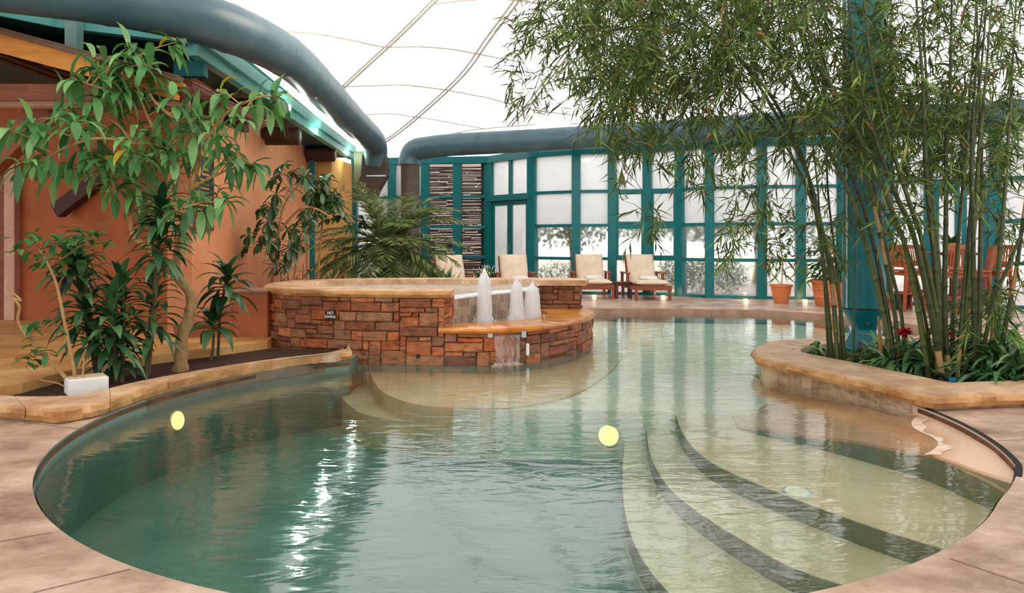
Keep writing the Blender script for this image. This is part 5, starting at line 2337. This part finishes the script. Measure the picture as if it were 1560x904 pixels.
def cane_plant(name, label, canes, L, w, seed, n=34, group=None, D=None):
    rr = random.Random(seed)
    bx, by = canes[0][0]
    base = G(bx, by, 0.04)
    t = thing(name, label, 'plant', base, 0, group)
    lv = MB()
    for (b, top, stemlen) in canes:
        p0 = G(b[0], b[1], 0.04)
        dd = rr.uniform(-0.15, 0.15)
        p1 = P(top[0], top[1], p0.y + dd)
        m = MB()
        pts = bez([p0, p0.lerp(p1, 0.5) + V((rr.uniform(-0.03, 0.03), 0, 0)), p1], 6)
        m.tube(pts, [0.017 - 0.006 * k / len(pts) for k in range(len(pts))], 8)
        m.build('cane', M_cane, t, smooth=True)
        rosette(lv, p1, n, L, w, rr, stem=stemlen)
    lv.build('foliage', M_leafd, t, smooth=True, auto=180)
    return t


cane_plant('dracaena', 'dark dracaena at left of the clump with the palest crown', [((150, 580), (124, 412), 0.5), ((152, 578), (132, 470), 0.35), ((148, 579), (112, 395), 0.15)], 0.37, 0.07, 1, 36, 'dracaenas in the left planter')
cane_plant('dracaena', 'dense low dracaena in the middle of the clump', [((182, 582), (186, 425), 0.55), ((186, 583), (180, 505), 0.3), ((176, 582), (170, 462), 0.4)], 0.38, 0.075, 2, 40, 'dracaenas in the left planter')
cane_plant('dracaena', 'tallest dracaena rising behind the crooked tree fork', [((224, 574), (242, 350), 0.3), ((222, 575), (236, 430), 0.5), ((226, 574), (246, 310), 0.2)], 0.38, 0.068, 3, 36, 'dracaenas in the left planter')
cane_plant('ti_plant', 'tall slender ti plant in front of the orange steps', [((332, 545), (346, 418), 0.25)], 0.43, 0.1, 4, 26, 'ti plants before the steps')
cane_plant('ti_plant', 'short ti plant with upright broad leaves before the steps', [((322, 548), (324, 490), 0.1)], 0.42, 0.1, 5, 20, 'ti plants before the steps')

# sparse shrub at far left
rr = random.Random(41)
base = G(118, 598, 0.05)
sh = thing('bare_stemmed_shrub', 'sparse pale stemmed shrub at the left front of the planter', 'shrub', base)
Ds = base.y
m = MB()
lv = MB()
stems = [[(118, 598), (112, 560), (100, 500), (88, 440), (76, 408), (60, 380)], [(116, 598), (95, 570), (70, 545), (44, 515), (28, 490), (30, 468), (22, 455), (33, 458), (10, 438)],
         [(124, 598), (126, 575), (128, 545)], [(112, 598), (90, 585), (60, 578), (40, 560)]]
for s_, r0 in zip(stems, (0.017, 0.018, 0.012, 0.008)):
    b = bez([P(x, y, Ds) for x, y in s_], 5)
    m.tube(b, [r0 * (1 - 0.65 * k / len(b)) for k in range(len(b))], 8)
m.build('stems', M_twig, sh, smooth=True)
OV = [lin(c) for c in ((60, 122, 58), (76, 138, 72), (50, 104, 50), (90, 148, 80))]
for (px, py, n, sp) in ((60, 372, 16, 0.13), (40, 360, 8, 0.1), (95, 372, 18, 0.14), (130, 368, 18, 0.14), (110, 360, 12, 0.12), (75, 395, 12, 0.1), (145, 360, 10, 0.1), (55, 495, 9, 0.08), (75, 492, 8, 0.08), (45, 545, 14, 0.09), (60, 535, 8, 0.07), (35, 385, 6, 0.08)):
    c = P(px, py, Ds + rr.uniform(-0.1, 0.15))
    src = min((q for s_ in stems for q in [P(x, y, Ds) for x, y in s_]), key=lambda q: (q - c).length)
    lv.cur = lin((150, 120, 80))
    lv.tube([src, c], 0.004, 4)
    for k in range(n):
        p = c + V((rr.gauss(0, sp * 0.6), rr.gauss(0, sp * 0.6), rr.gauss(0, sp * 0.45)))
        a = rr.uniform(0, 2 * PI)
        lv.leaf(p, V((math.cos(a), math.sin(a) * 0.6, rr.uniform(-0.5, 0.3))), V((0, 0, 1)), rr.uniform(0.08, 0.14), rr.uniform(0.04, 0.055), 0.5, rr.choice(OV), 4)
lv.build('foliage', M_leaf, sh, smooth=True, auto=180)

# umbrella tree behind the tub
SCH = [lin(c) for c in ((56, 92, 42), (74, 112, 58), (44, 76, 36), (98, 132, 86), (130, 156, 128))]


def schefflera(label, stems, clusters, D, seed, L=0.2, w=0.075, group='umbrella trees'):
    rr = random.Random(seed)
    base = XY(stems[0][0][0], D)
    t = thing('umbrella_tree', label, 'tree', base, 0, group)
    m = MB()
    lv = MB()
    allp = []
    for s_ in stems:
        b = bez([P(x, y, D) for x, y in s_], 5)
        allp += b
        m.tube(b, [0.024 * (1 - 0.6 * k / len(b)) for k in range(len(b))], 7)
    for (px, py, n) in clusters:
        for _ in range(n):
            c = P(px + rr.gauss(0, 9), py + rr.gauss(0, 9), D + rr.uniform(-0.35, 0.3))
            src = min(allp, key=lambda q: (q - c).length)
            m.tube([src, c], [0.006, 0.004], 4)
            ax = (c - src).normalized() + V((0, -0.4, 0.3))
            ax.normalize()
            nl = rr.randint(6, 8)
            s = ax.orthogonal().normalized()
            tt_ = ax.cross(s)
            for k in range(nl):
                a = 2 * PI * k / nl + rr.uniform(-0.1, 0.1)
                d = s * math.cos(a) + tt_ * math.sin(a) - V((0, 0, 0.25))
                lv.leaf(c, d, V((0, 0, 1)), L * rr.uniform(0.8, 1.2), w, 0.5, rr.choice(SCH), 4, shape=0.55)
    m.build('stems', M_twig, t, smooth=True)
    lv.build('foliage', M_leafd, t, smooth=True, auto=180)


schefflera('slender umbrella tree against the orange wall behind the hot tub', [[(414, 470), (414, 430), (422, 380), (428, 330), (440, 300), (462, 275)], [(428, 350), (455, 320), (480, 318), (505, 332)], [(442, 470), (452, 400), (460, 370)]],
           [(425, 285, 3), (460, 262, 3), (450, 245, 2), (420, 320, 4), (400, 350, 4), (410, 365, 5), (435, 345, 4), (450, 365, 4), (440, 385, 4), (395, 375, 3), (460, 335, 3), (425, 400, 3), (470, 285, 2), (430, 265, 2)], 11.1, 5, 0.2, 0.07)
schefflera('dark leaved umbrella tree in front of the teal corner post', [[(480, 455), (486, 400), (492, 330), (498, 290)], [(492, 330), (520, 320), (540, 340)]],
           [(492, 282, 5), (505, 300, 6), (478, 305, 4), (515, 315, 4), (495, 320, 5), (525, 335, 3), (475, 330, 3), (540, 350, 2)], 12.0, 6, 0.2, 0.085)
# small undershrub behind the tub
m = MB()
c = XY(450, 11.4) + V((0, 0, 0.65))
leafcloud(m, c, (0.3, 0.15, 0.3), 70, 0.1, SCH, random.Random(8))
for k in range(5):
    m.cur = lin((100, 80, 50))
    m.tube([V((c.x + k * 0.08 - 0.16, 11.4, 0.0)), V((c.x + k * 0.12 - 0.24, 11.4, 0.9))], 0.006, 5)
o = m.build('undershrub', M_leaf, loc=(c.x, 11.4, 0))
tag(o, 'wispy low shrub at the foot of the slender umbrella tree', 'shrub')

# palm
PALM = [lin(c) for c in ((112, 138, 88), (136, 160, 106), (94, 122, 76), (166, 180, 124), (186, 180, 122))]
Dp = 12.9
pb = XY(590, Dp)
palm = thing('potted_palm', 'feathery date palm in a dark green pot behind the hot tub', 'palm', pb)
m = MB()
m.lathe(pb, [(0.30, 0), (0.32, 0.04), (0.40, 0.42), (0.44, 0.62), (0.47, 0.63), (0.47, 0.68), (0.41, 0.68), (0.40, 0.6)], 28)
m.build('pot', mat('pot_darkgreen', (34, 48, 42), (48, 64, 56), rough=0.3), palm, smooth=True)
m = MB()
m.lathe(pb, [(0.1, 0.6), (0.13, 0.75), (0.14, 1.0), (0.1, 1.17)], 14)
m.build('trunk', M_viga, palm, smooth=True)
rr = random.Random(6)
lv = MB()
top = pb + V((0, 0, 1.12))
fr = []
for k in range(58):
    a = k * 2.399 + rr.uniform(-0.2, 0.2)
    el = rr.choice((1.3, 1.1, 0.9, 0.7, 0.5, 0.3, 0.1, -0.1, -0.3))
    fr.append((a, el, rr.uniform(1.0, 1.45)))
fr += [(0.15, 0.95, 1.6), (-0.15, 0.8, 1.65), (0.3, 1.15, 1.5), (0.1, 0.55, 1.5), (PI - 0.2, 0.95, 1.6), (PI + 0.2, 0.5, 1.5), (-0.3, 0.3, 1.4), (PI + 0.5, 0.2, 1.5)]
for a, el, L in fr:
    d = V((math.cos(a) * math.cos(el), math.sin(a) * 0.75 * math.cos(el), math.sin(el)))
    p = top.copy()
    pts = [p.copy()]
    n = 26
    for j in range(n):
        p = p + d * (L / n)
        d = (d + V((0, 0, -1)) * (0.04 + 0.012 * el)).normalized()
        pts.append(p.copy())
    lv.cur = lin((110, 116, 70))
    lv.tube(pts, [0.012 * (1 - 0.8 * j / n) for j in range(n + 1)], 4)
    side = V((-math.sin(a), math.cos(a), 0))
    for j in range(3, n + 1):
        t = j / n
        ax = (pts[j] - pts[j - 1]).normalized()
        ll = 0.36 * math.sin(PI * (0.18 + 0.78 * t)) + 0.05
        for s in (-1, 1):
            g = rr.uniform(0.75, 1.25)
            c = rr.choice(PALM)
            dd = (side * s + ax * 0.75 + V((0, 0, rr.uniform(-0.35, 0.25)))).normalized()
            lv.blade(pts[j], dd, V((0, 0, 1)), ll * rr.uniform(0.85, 1.1), 0.034, tuple(v * g for v in c))
lv.build('fronds', M_bleaf, palm)
# low tufts beside the first chair
for k, (px, py, D, rx, n, lb) in enumerate(((662, 418, 13.6, 0.28, 260, 'grassy light green tuft left of the leftmost lounge chair'), (700, 428, 13.3, 0.26, 160, 'pale flowering tuft in front of the leftmost lounge chair'))):
    rr = random.Random(k + 90)
    c = XY(px, D)
    zt = P(px, py, D).z
    m = MB()
    for j in range(n):
        b = c + V((rr.gauss(0, rx * 0.5), rr.gauss(0, 0.1), zt - 0.3 + rr.uniform(0, 0.15)))
        m.blade(b, V((rr.gauss(0, 0.5), rr.gauss(0, 0.4), 1)), V((0, 1, 0)), rr.uniform(0.25, 0.45) * (1 if k == 0 else 0.6), 0.02 if k == 0 else 0.035, rr.choice(OV + ([lin((170, 184, 130))] if k == 1 else [])))
    m.cur = lin((60, 70, 40))
    m.tube([c, c + V((0, 0, zt - 0.15))], 0.05, 8)
    o = m.build('grass_tuft', M_leaf, loc=c)
    tag(o, lb, 'plant', 'low tufts by the first chair')
o = MB()
c = XY(735, 14.6)
rr = random.Random(3)
for j in range(16):
    a = rr.uniform(-0.8, 0.9)
    o.leaf(c + V((0, 0, 0.45)), V((math.sin(a), -0.2, abs(math.cos(a)))), V((0, 1, 0)), rr.uniform(0.2, 0.4), 0.09, 0.8, rr.choice(DK), 4)
o.cur = lin((60, 50, 30))
o.tube([c, c + V((0, 0, 0.5))], 0.03, 8)
o = o.build('leafy_plant', M_leafd, loc=c)
tag(o, 'small dark leaved plant right of the leftmost lounge chair', 'plant')

# ================================================================ bamboo
BLEAF = [lin(c) for c in ((74, 102, 42), (92, 120, 54), (60, 84, 34), (112, 138, 66), (80, 96, 40), (130, 150, 80), (50, 68, 30))]
ORG = lin((150, 98, 54))
culms = [
    # base, then points up (px, py, depth change)
    ([(1262, 551), (1256, 440), (1250, 339), (1236, 200), (1212, 60), (1190, -40), (1150, -110)], 0.014, 'thin bamboo culm leftmost at the tip of the planter'),
    ([(1268, 552), (1258, 440), (1246, 339), (1222, 240), (1170, 140), (1100, 70), (1010, 40), (920, 50), (860, 90)], 0.030, 'bamboo culm second from left, arching far out over the pool'),
    ([(1276, 553), (1268, 440), (1250, 339), (1226, 256), (1180, 170), (1120, 80), (1040, 10), (960, -30), (880, -30), (820, 10)], 0.030, 'bamboo culm third from left with the longest arch toward the roof seams'),
    ([(1281, 553), (1278, 440), (1262, 300), (1258, 200), (1251, 90), (1240, -40), (1215, -120)], 0.018, 'nearly straight slim bamboo culm in the left group'),
    ([(1287, 553), (1276, 440), (1242, 320), (1190, 210), (1130, 140), (1060, 70), (980, 20), (900, 0)], 0.024, 'bamboo culm in the left group leaning lowest across the glazing'),
    ([(1300, 556), (1302, 440), (1304, 339), (1302, 240), (1290, 120), (1275, 0), (1250, -100)], 0.011, 'hair thin upright bamboo culm in front of the teal column'),
    ([(1359, 566), (1346, 478), (1303, 319), (1263, 230), (1215, 130), (1160, 40), (1100, -30), (1030, -60), (960, -40)], 0.034, 'thick bamboo culm crossing the whole teal column toward upper left'),
    ([(1364, 567), (1352, 478), (1326, 352), (1296, 263), (1250, 150), (1223, 66), (1190, -40), (1140, -110)], 0.03, 'bamboo culm crossing the teal column just right of the thickest one'),
    ([(1372, 567), (1363, 478), (1342, 366), (1320, 263), (1298, 200), (1240, 90), (1200, 0), (1150, -80)], 0.026, 'bamboo culm with tan sheath halfway up the teal column'),
    ([(1380, 568), (1373, 478), (1355, 400), (1335, 300), (1312, 200), (1290, 90), (1268, -30)], 0.022, 'slim bamboo culm hugging the right side of the teal column'),
    ([(1415, 577), (1400, 478), (1380, 380), (1366, 339), (1338, 270), (1310, 210), (1262, 120), (1230, 40), (1200, -50)], 0.034, 'stout bamboo culm leaning left from beside the red flower'),
    ([(1436, 580), (1419, 478), (1392, 360), (1366, 300), (1340, 230), (1310, 130), (1296, 30), (1285, -60)], 0.036, 'stout bamboo culm with tan foot leaning left above the teal valve'),
    ([(1428, 579), (1426, 478), (1405, 370), (1392, 329), (1353, 207), (1330, 110), (1318, 20), (1310, -70)], 0.032, 'bamboo culm bending left just right of the column top'),
    ([(1432, 578), (1430, 478), (1422, 380), (1416, 329), (1408, 213), (1406, 130), (1396, 0), (1390, -80)], 0.034, 'thick near vertical bamboo culm before the teal door post'),
    ([(1440, 574), (1436, 478), (1428, 380), (1420, 300), (1415, 200), (1410, 100), (1405, 0), (1400, -80)], 0.028, 'bamboo culm close behind the thick vertical one'),
    ([(1446, 577), (1439, 478), (1441, 339), (1442, 197), (1447, 130), (1450, 0), (1452, -80)], 0.032, 'upright bamboo culm with tan sheath at its foot, centre of right group'),
    ([(1452, 572), (1452, 478), (1462, 339), (1472, 225), (1478, 140), (1488, 0), (1494, -80)], 0.027, 'bamboo culm leaning slightly right, in front of the bar table'),
    ([(1458, 579), (1466, 478), (1474, 380), (1480, 300), (1484, 200), (1496, 90), (1503, 0), (1508, -80)], 0.026, 'bamboo culm with a pale yellow foot in the right group'),
    ([(1468, 577), (1472, 478), (1485, 339), (1492, 220), (1502, 115), (1511, 0), (1518, -80)], 0.028, 'bamboo culm leaning right past the slatted stool back'),
    ([(1484, 580), (1484, 478), (1483, 400), (1482, 330), (1480, 240), (1486, 120), (1500, -20)], 0.03, 'bright green upright bamboo culm at the front of the right group'),
    ([(1489, 577), (1492, 478), (1494, 360), (1495, 246), (1492, 140), (1488, 20), (1484, -80)], 0.03, 'darker bamboo culm directly behind the bright upright one'),
    ([(1490, 577), (1512, 465), (1532, 415), (1552, 366), (1580, 300), (1610, 220), (1640, 130)], 0.024, 'bamboo culm leaning sharply right out of the frame'),
    ([(1508, 577), (1515, 478), (1528, 329), (1538, 180), (1543, 90), (1548, 0), (1552, -80)], 0.028, 'tall bamboo culm standing alone near the right edge'),
    ([(1516, 577), (1538, 465), (1550, 400), (1558, 339), (1570, 250), (1580, 150), (1590, 20)], 0.026, 'rightmost bamboo culm with long tan sheath leaning right'),
    ([(1422, 575), (1412, 500), (1395, 420), (1372, 360), (1345, 320), (1300, 250), (1240, 170), (1170, 110)], 0.02, 'slender bamboo culm crossing behind the stout left leaners'),
]
TAN = lin((184, 140, 96))
rr = random.Random(2024)
CUL = []
for i_, (pts, r0, lb) in enumerate(culms):
    b = G(pts[0][0], pts[0][1], 0.035)
    drift = rr.uniform(-0.5, 0.6)
    P3 = [b]
    nn_ = len(pts)
    for k, (x, y) in enumerate(pts[1:], 1):
        P3.append(P(x, y, b.y + drift * k / nn_))
    path = bez(P3, 10)
    L = length(path)
    n = int(L / 0.03)
    path = resample(path, n)
    t = thing('bamboo_culm', lb, 'bamboo', b, 0, 'bamboo culms in the right planter')
    base_c = [lin(c) for c in ((70, 80, 34), (60, 72, 32), (84, 94, 44), (54, 64, 30))][i_ % 4]
    rad, cs = [], []
    step = rr.uniform(0.26, 0.36)
    tan_seg = set()
    if i_ in (8, 15, 17, 22, 23, 11, 2):
        tan_seg.add(rr.choice((1, 2, 3)) if i_ not in (11, 17, 15) else 0)
        if i_ in (23, 8):
            tan_seg.add(4)
    for k in range(n):
        s = k * L / (n - 1)
        ph = s % step
        r = 0.76 * r0 * (1 - 0.8 * (s / L) ** 1.4)
        f = 1.14 if ph < 0.03 and s > 0.05 else 1.0
        rad.append(r * f)
        c = tuple(v * rr.uniform(0.92, 1.06) for v in base_c)
        if ph < 0.03:
            c = tuple(v * 1.25 for v in base_c)
        elif ph > step - 0.03:
            c = tuple(v * 0.6 for v in base_c)
        if int(s / step) in tan_seg and ph < step * 0.75:
            c = TAN
        cs.append(c)
    m = MB()
    m.tube(path, rad, 10, cols=cs)
    m.build('stem', M_culm, t, smooth=True, auto=60)
    CUL.append((t, path, MB()))


def spray(m, src, c, nleaf, rr, L=0.175, far=False):
    """thin branch from the culm with a fan of narrow leaves at c"""
    mid = src.lerp(c, 0.5) + V((0, 0, 0.06 * (c - src).length + 0.01))
    m.cur = lin((92, 96, 46))
    m.tube([src, mid, c], [0.005, 0.0035, 0.002], 3, cap=False)
    ax = (c - mid)
    ax = ax.normalized() if ax.length > 1e-6 else V((0, 0, -1))
    ax = (ax + V((rr.gauss(0, 0.35), rr.gauss(0, 0.35), -0.35 + rr.gauss(0, 0.25)))).normalized()
    tw = 0.2
    e = c + ax * tw
    m.tube([c, e], [0.002, 0.0012], 3, cap=False)
    for k in range(nleaf):
        t = k / max(1, nleaf - 1)
        b = c.lerp(e, t)
        d = (ax * rr.uniform(0.4, 1.1) + V((rr.gauss(0, 0.6), rr.gauss(0, 0.6), rr.gauss(-0.12, 0.4)))).normalized()
        cc = rr.choice(BLEAF) if rr.random() > 0.025 else ORG
        g = rr.uniform(0.85, 1.7)
        m.blade(b, d, V((rr.gauss(0, 0.6), rr.gauss(0, 0.6), 1)), L * rr.uniform(0.65, 1.25), 0.019, tuple(v * g for v in cc))


# canopy: (x0, x1, y0, y1, sprays)
zones = [(800, 900, -30, 60, 40), (775, 900, 20, 150, 26), (870, 1000, -40, 115, 140), (960, 1120, -40, 130, 200), (1100, 1260, -40, 110, 170), (900, 1100, 100, 185, 66), (1080, 1260, 110, 230, 58),
         (1240, 1380, -40, 220, 190), (1340, 1480, -40, 200, 120), (1460, 1560, -30, 150, 60), (1380, 1530, 130, 270, 130), (1520, 1580, 150, 260, 26), (1040, 1170, 190, 310, 24), (1160, 1280, 220, 400, 22),
         (930, 1060, 190, 260, 26), (950, 1010, 300, 360, 6), (1100, 1180, 320, 400, 12), (1280, 1400, 220, 330, 26), (1340, 1420, 300, 380, 14), (1420, 1540, 250, 330, 14), (1500, 1580, 320, 470, 22), (1450, 1530, 440, 540, 50),
         (1280, 1360, 120, 230, 60), (880, 960, 120, 190, 18)]
pool_pts = []
for ci, (t, path, mbx) in enumerate(CUL):
    n = len(path)
    for k in range(int(n * 0.25), n, 4):
        pool_pts.append((path[k], ci))
import numpy as np
targets = []
for (x0, x1, y0, y1, cnt) in zones:
    for _ in range(int(cnt * (1.2 if x0 >= 1240 else 1.75))):
        px, py = rr.uniform(x0, x1), rr.uniform(y0, y1)
        c = P(px, py, rr.uniform(6.2, 8.9))
        if c.z > 0.2:
            targets.append(c)
nodes = np.zeros((len(pool_pts) + len(targets), 3))
owner = []
for k, (p, ci) in enumerate(pool_pts):
    nodes[k] = p
    owner.append(ci)
cnt_ = len(pool_pts)
# nearest sprays first, each one growing from the closest stem or twig already there
order = []
base_nodes = nodes[:cnt_].copy()
for c in targets:
    d = base_nodes - np.array(c)
    order.append((float((d * d).sum(1).min()), len(order)))
order.sort()
for _, k in order:
    c = targets[k]
    d = nodes[:cnt_] - np.array(c)
    q = (d * d).sum(1)
    j = int(q.argmin())
    ci = owner[j]
    spray(CUL[ci][2], V(nodes[j]), c, rr.randint(7, 12), rr)
    nodes[cnt_] = c
    owner.append(ci)
    cnt_ += 1
for ci, (t, path, mbx) in enumerate(CUL):
    n = len(path)
    for _ in range(10):
        k = rr.randint(int(n * 0.45), n - 1)
        c = path[k] + V((rr.gauss(0, 0.25), rr.gauss(0, 0.3), rr.gauss(0.05, 0.15)))
        spray(mbx, path[k], c, rr.randint(6, 10), rr)
    if mbx.f:
        mbx.build('foliage', M_bleaf, t)
# cut brown stub
b = G(1344, 561, 0.035)
m = MB()
tp_ = P(1338, 482, b.y)
m.tube([b, b.lerp(tp_, 0.5), tp_], [0.024, 0.02, 0.008], 10)
o = m.build('bamboo_sheath', mat('tan_sheath', (150, 104, 66), (182, 136, 92), scale=12, rough=0.8, stretch=(3, 3, 0.5)), loc=b, smooth=True)
tag(o, 'short tan papery bamboo shoot right of the teal column foot', 'bamboo')

# ---------------------------------------------------------------- planter ground plants
SPID = [lin(c) for c in ((120, 148, 72), (160, 178, 104), (84, 120, 52), (186, 196, 130))]
for k, (px, py, sz, lb) in enumerate(((1252, 550, 0.22, 'striped spider plant at the left tip of the planter soil'), (1312, 556, 0.24, 'striped spider plant before the teal column foot'), (1338, 562, 0.26, 'striped spider plant around the tan bamboo shoot'),
                                      (1368, 566, 0.26, 'striped spider plant between the leaning culms'), (1394, 570, 0.24, 'striped spider plant left of the stout leaning culm'))):
    rr = random.Random(k + 200)
    b = G(px, py - 3, 0.035)
    m = MB()
    for j in range(46):
        a = rr.uniform(0, 2 * PI)
        el = rr.uniform(0.5, 1.4)
        m.leaf(b + V((rr.gauss(0, 0.03), rr.gauss(0, 0.03), 0)), V((math.cos(a) * math.cos(el), math.sin(a) * math.cos(el), math.sin(el))), V((0, 0, 1)), 1.3 * sz * rr.uniform(0.7, 1.3), 0.026, 2.0, rr.choice(SPID), 6, shape=0.3)
    o = m.build('spider_plant', M_leaf, loc=b)
    tag(o, lb, 'plant', 'spider plants in the right planter')
LIL = [lin(c) for c in ((62, 112, 56), (80, 134, 74), (48, 90, 46), (110, 158, 98), (150, 184, 136))]
lil = [(1372, 530, 0.42, 7.0, 'leafy lily clump under the red blossom'), (1405, 535, 0.42, 6.9, 'leafy lily clump right of the red blossom'), (1440, 535, 0.40, 6.8, 'leafy lily clump behind the central culms'), (1350, 530, 0.36, 7.4, 'leafy clump beside the column foot'),
       (1480, 545, 0.42, 6.7, 'leafy lily clump behind the bright upright culm'), (1515, 530, 0.5, 6.6, 'broad leafy lily clump right of the culms'), (1548, 520, 0.55, 6.5, 'tall strap leaved clump at the right edge of the planter'), (1575, 540, 0.5, 6.4, 'leafy clump cut by the right frame edge'), (1540, 560, 0.42, 6.3, 'low leafy clump at the right front of the planter'), (1250, 520, 0.22, 7.75, 'small dark leafy clump at the left tip of the planter')]
for k, (px, py, sz, D, lb) in enumerate(lil):
    rr = random.Random(k + 300)
    b = XY(px, D) + V((0, 0, 0.035))
    m = MB()
    for j in range(60 if sz > 0.3 else 26):
        a = rr.uniform(0, 2 * PI)
        el = rr.uniform(0.4, 1.45)
        b2 = b + V((rr.gauss(0, 0.09), rr.gauss(0, 0.08), 0))
        ln = 1.25 * sz * rr.uniform(0.6, 1.15)
        m.leaf(b2, V((math.cos(a) * math.cos(el), math.sin(a) * math.cos(el), math.sin(el))), V((0, 0, 1)), ln, 0.05 if k != 6 else 0.045, 1.3, tuple(v * rr.uniform(0.7, 1.2) for v in rr.choice(LIL)), 5, shape=0.5)
    o = m.build('lily_clump', M_leafd, loc=b, smooth=True, auto=180)
    tag(o, lb, 'plant', 'leafy clumps in the right planter')
for k, (px, py, D, lb) in enumerate(((1378, 507, 6.85, 'red blossom left of the stout leaning culm'), (1438, 512, 6.7, 'small red blossom half hidden among central culms'))):
    c = P(px, py, D)
    t = thing('red_flower', lb, 'flower', V((c.x, c.y, 0.035)), 0, 'red blossoms in the planter')
    m = MB()
    rr = random.Random(k)
    for j in range(34):
        a = rr.uniform(0, 2 * PI)
        m.leaf(c + V((rr.gauss(0, 0.02), rr.gauss(0, 0.02), rr.gauss(0, 0.02))), V((math.cos(a), math.sin(a), rr.uniform(0, 1.2))), V((0, 0, 1)), 0.075, 0.045, 0.6, (1, 1, 1), 3)
    m.build('petals', M_red, t)
    m = MB()
    m.cur = lin((60, 100, 50))
    m.tube([V((c.x, c.y, 0.035)), c], 0.005, 5)
    m.build('stem', M_leaf, t)
# hose, valve and spotlight
m = MB()
hp = bez([P(1347, 468, 7.9), P(1360, 485, 7.5), P(1361, 510, 7.3), P(1362, 540, 7.2)], 8)
hp2 = bez([G(1312, 552, 0.05) + V((0.06, 0.1, 0.06)), G(1318, 553, 0.05) + V((0, 0.1, 0.12)), G(1328, 552, 0.05) + V((0, 0.25, 0.14))], 12)
m.tube(hp2, [0.02 if k % 2 else 0.026 for k in range(len(hp2))], 10)
m.tube([hp2[0], V((hp2[0].x, hp2[0].y, 0.03))], 0.022, 10)
o = m.build('irrigation_hose', M_black, loc=(hp2[0].x, hp2[0].y, 0.035), smooth=True)
tag(o, 'black corrugated hose beside the teal column foot', 'hose')
c = G(1449, 580, 0.05)
t = thing('hose_valve', 'small teal irrigation valve at the foot of the bamboo', 'valve', c)
m = MB()
m.tube([c + V((-0.03, 0, 0.0)), c + V((0.03, 0, 0.0))], 0.03, 14)
m.build('body', M_valve, t, smooth=True)
m = MB()
m.tube(bez([c + V((-0.03, 0, 0)), c + V((-0.08, 0.02, 0.05)), c + V((-0.1, 0.1, 0.0))], 5), 0.018, 8)
m.build('pipe', M_black, t, smooth=True)
c = G(1246, 534, 0.06)
t = thing('garden_spotlight', 'black garden spotlight lying at the planter tip', 'light', V((c.x, c.y, 0.035)))
m = MB()
m.tube([c + V((-0.06, 0, 0.03)), c + V((0.02, 0.02, 0.05)), c + V((0.03, 0.02, 0.05))], [0.045, 0.05, 0.02], 14)
m.build('housing', M_black, t, smooth=True)
m = MB()
m.tube([c + V((0, 0.01, 0.04)), c + V((0, 0.01, -0.03))], 0.01, 8)
m.build('stake', M_black, t, smooth=True)

# ================================================================ added fill light
L_ = bpy.data.lights.new('wall_fill', 'AREA')  # added without a fixture, to brighten the orange wall
L_.energy = 150
L_.size = 2.5
L_.color = (1.0, 0.86, 0.68)
lo = bpy.data.objects.new('wall_fill', L_)
lo.location = (-1.2, 9.5, 5.0)
lo.rotation_euler = (0, math.radians(48), 0)
lo.rotation_euler = (V((-4.0, 11.5, 1.5)) - V(lo.location)).to_track_quat('-Z', 'Y').to_euler()
col.objects.link(lo)
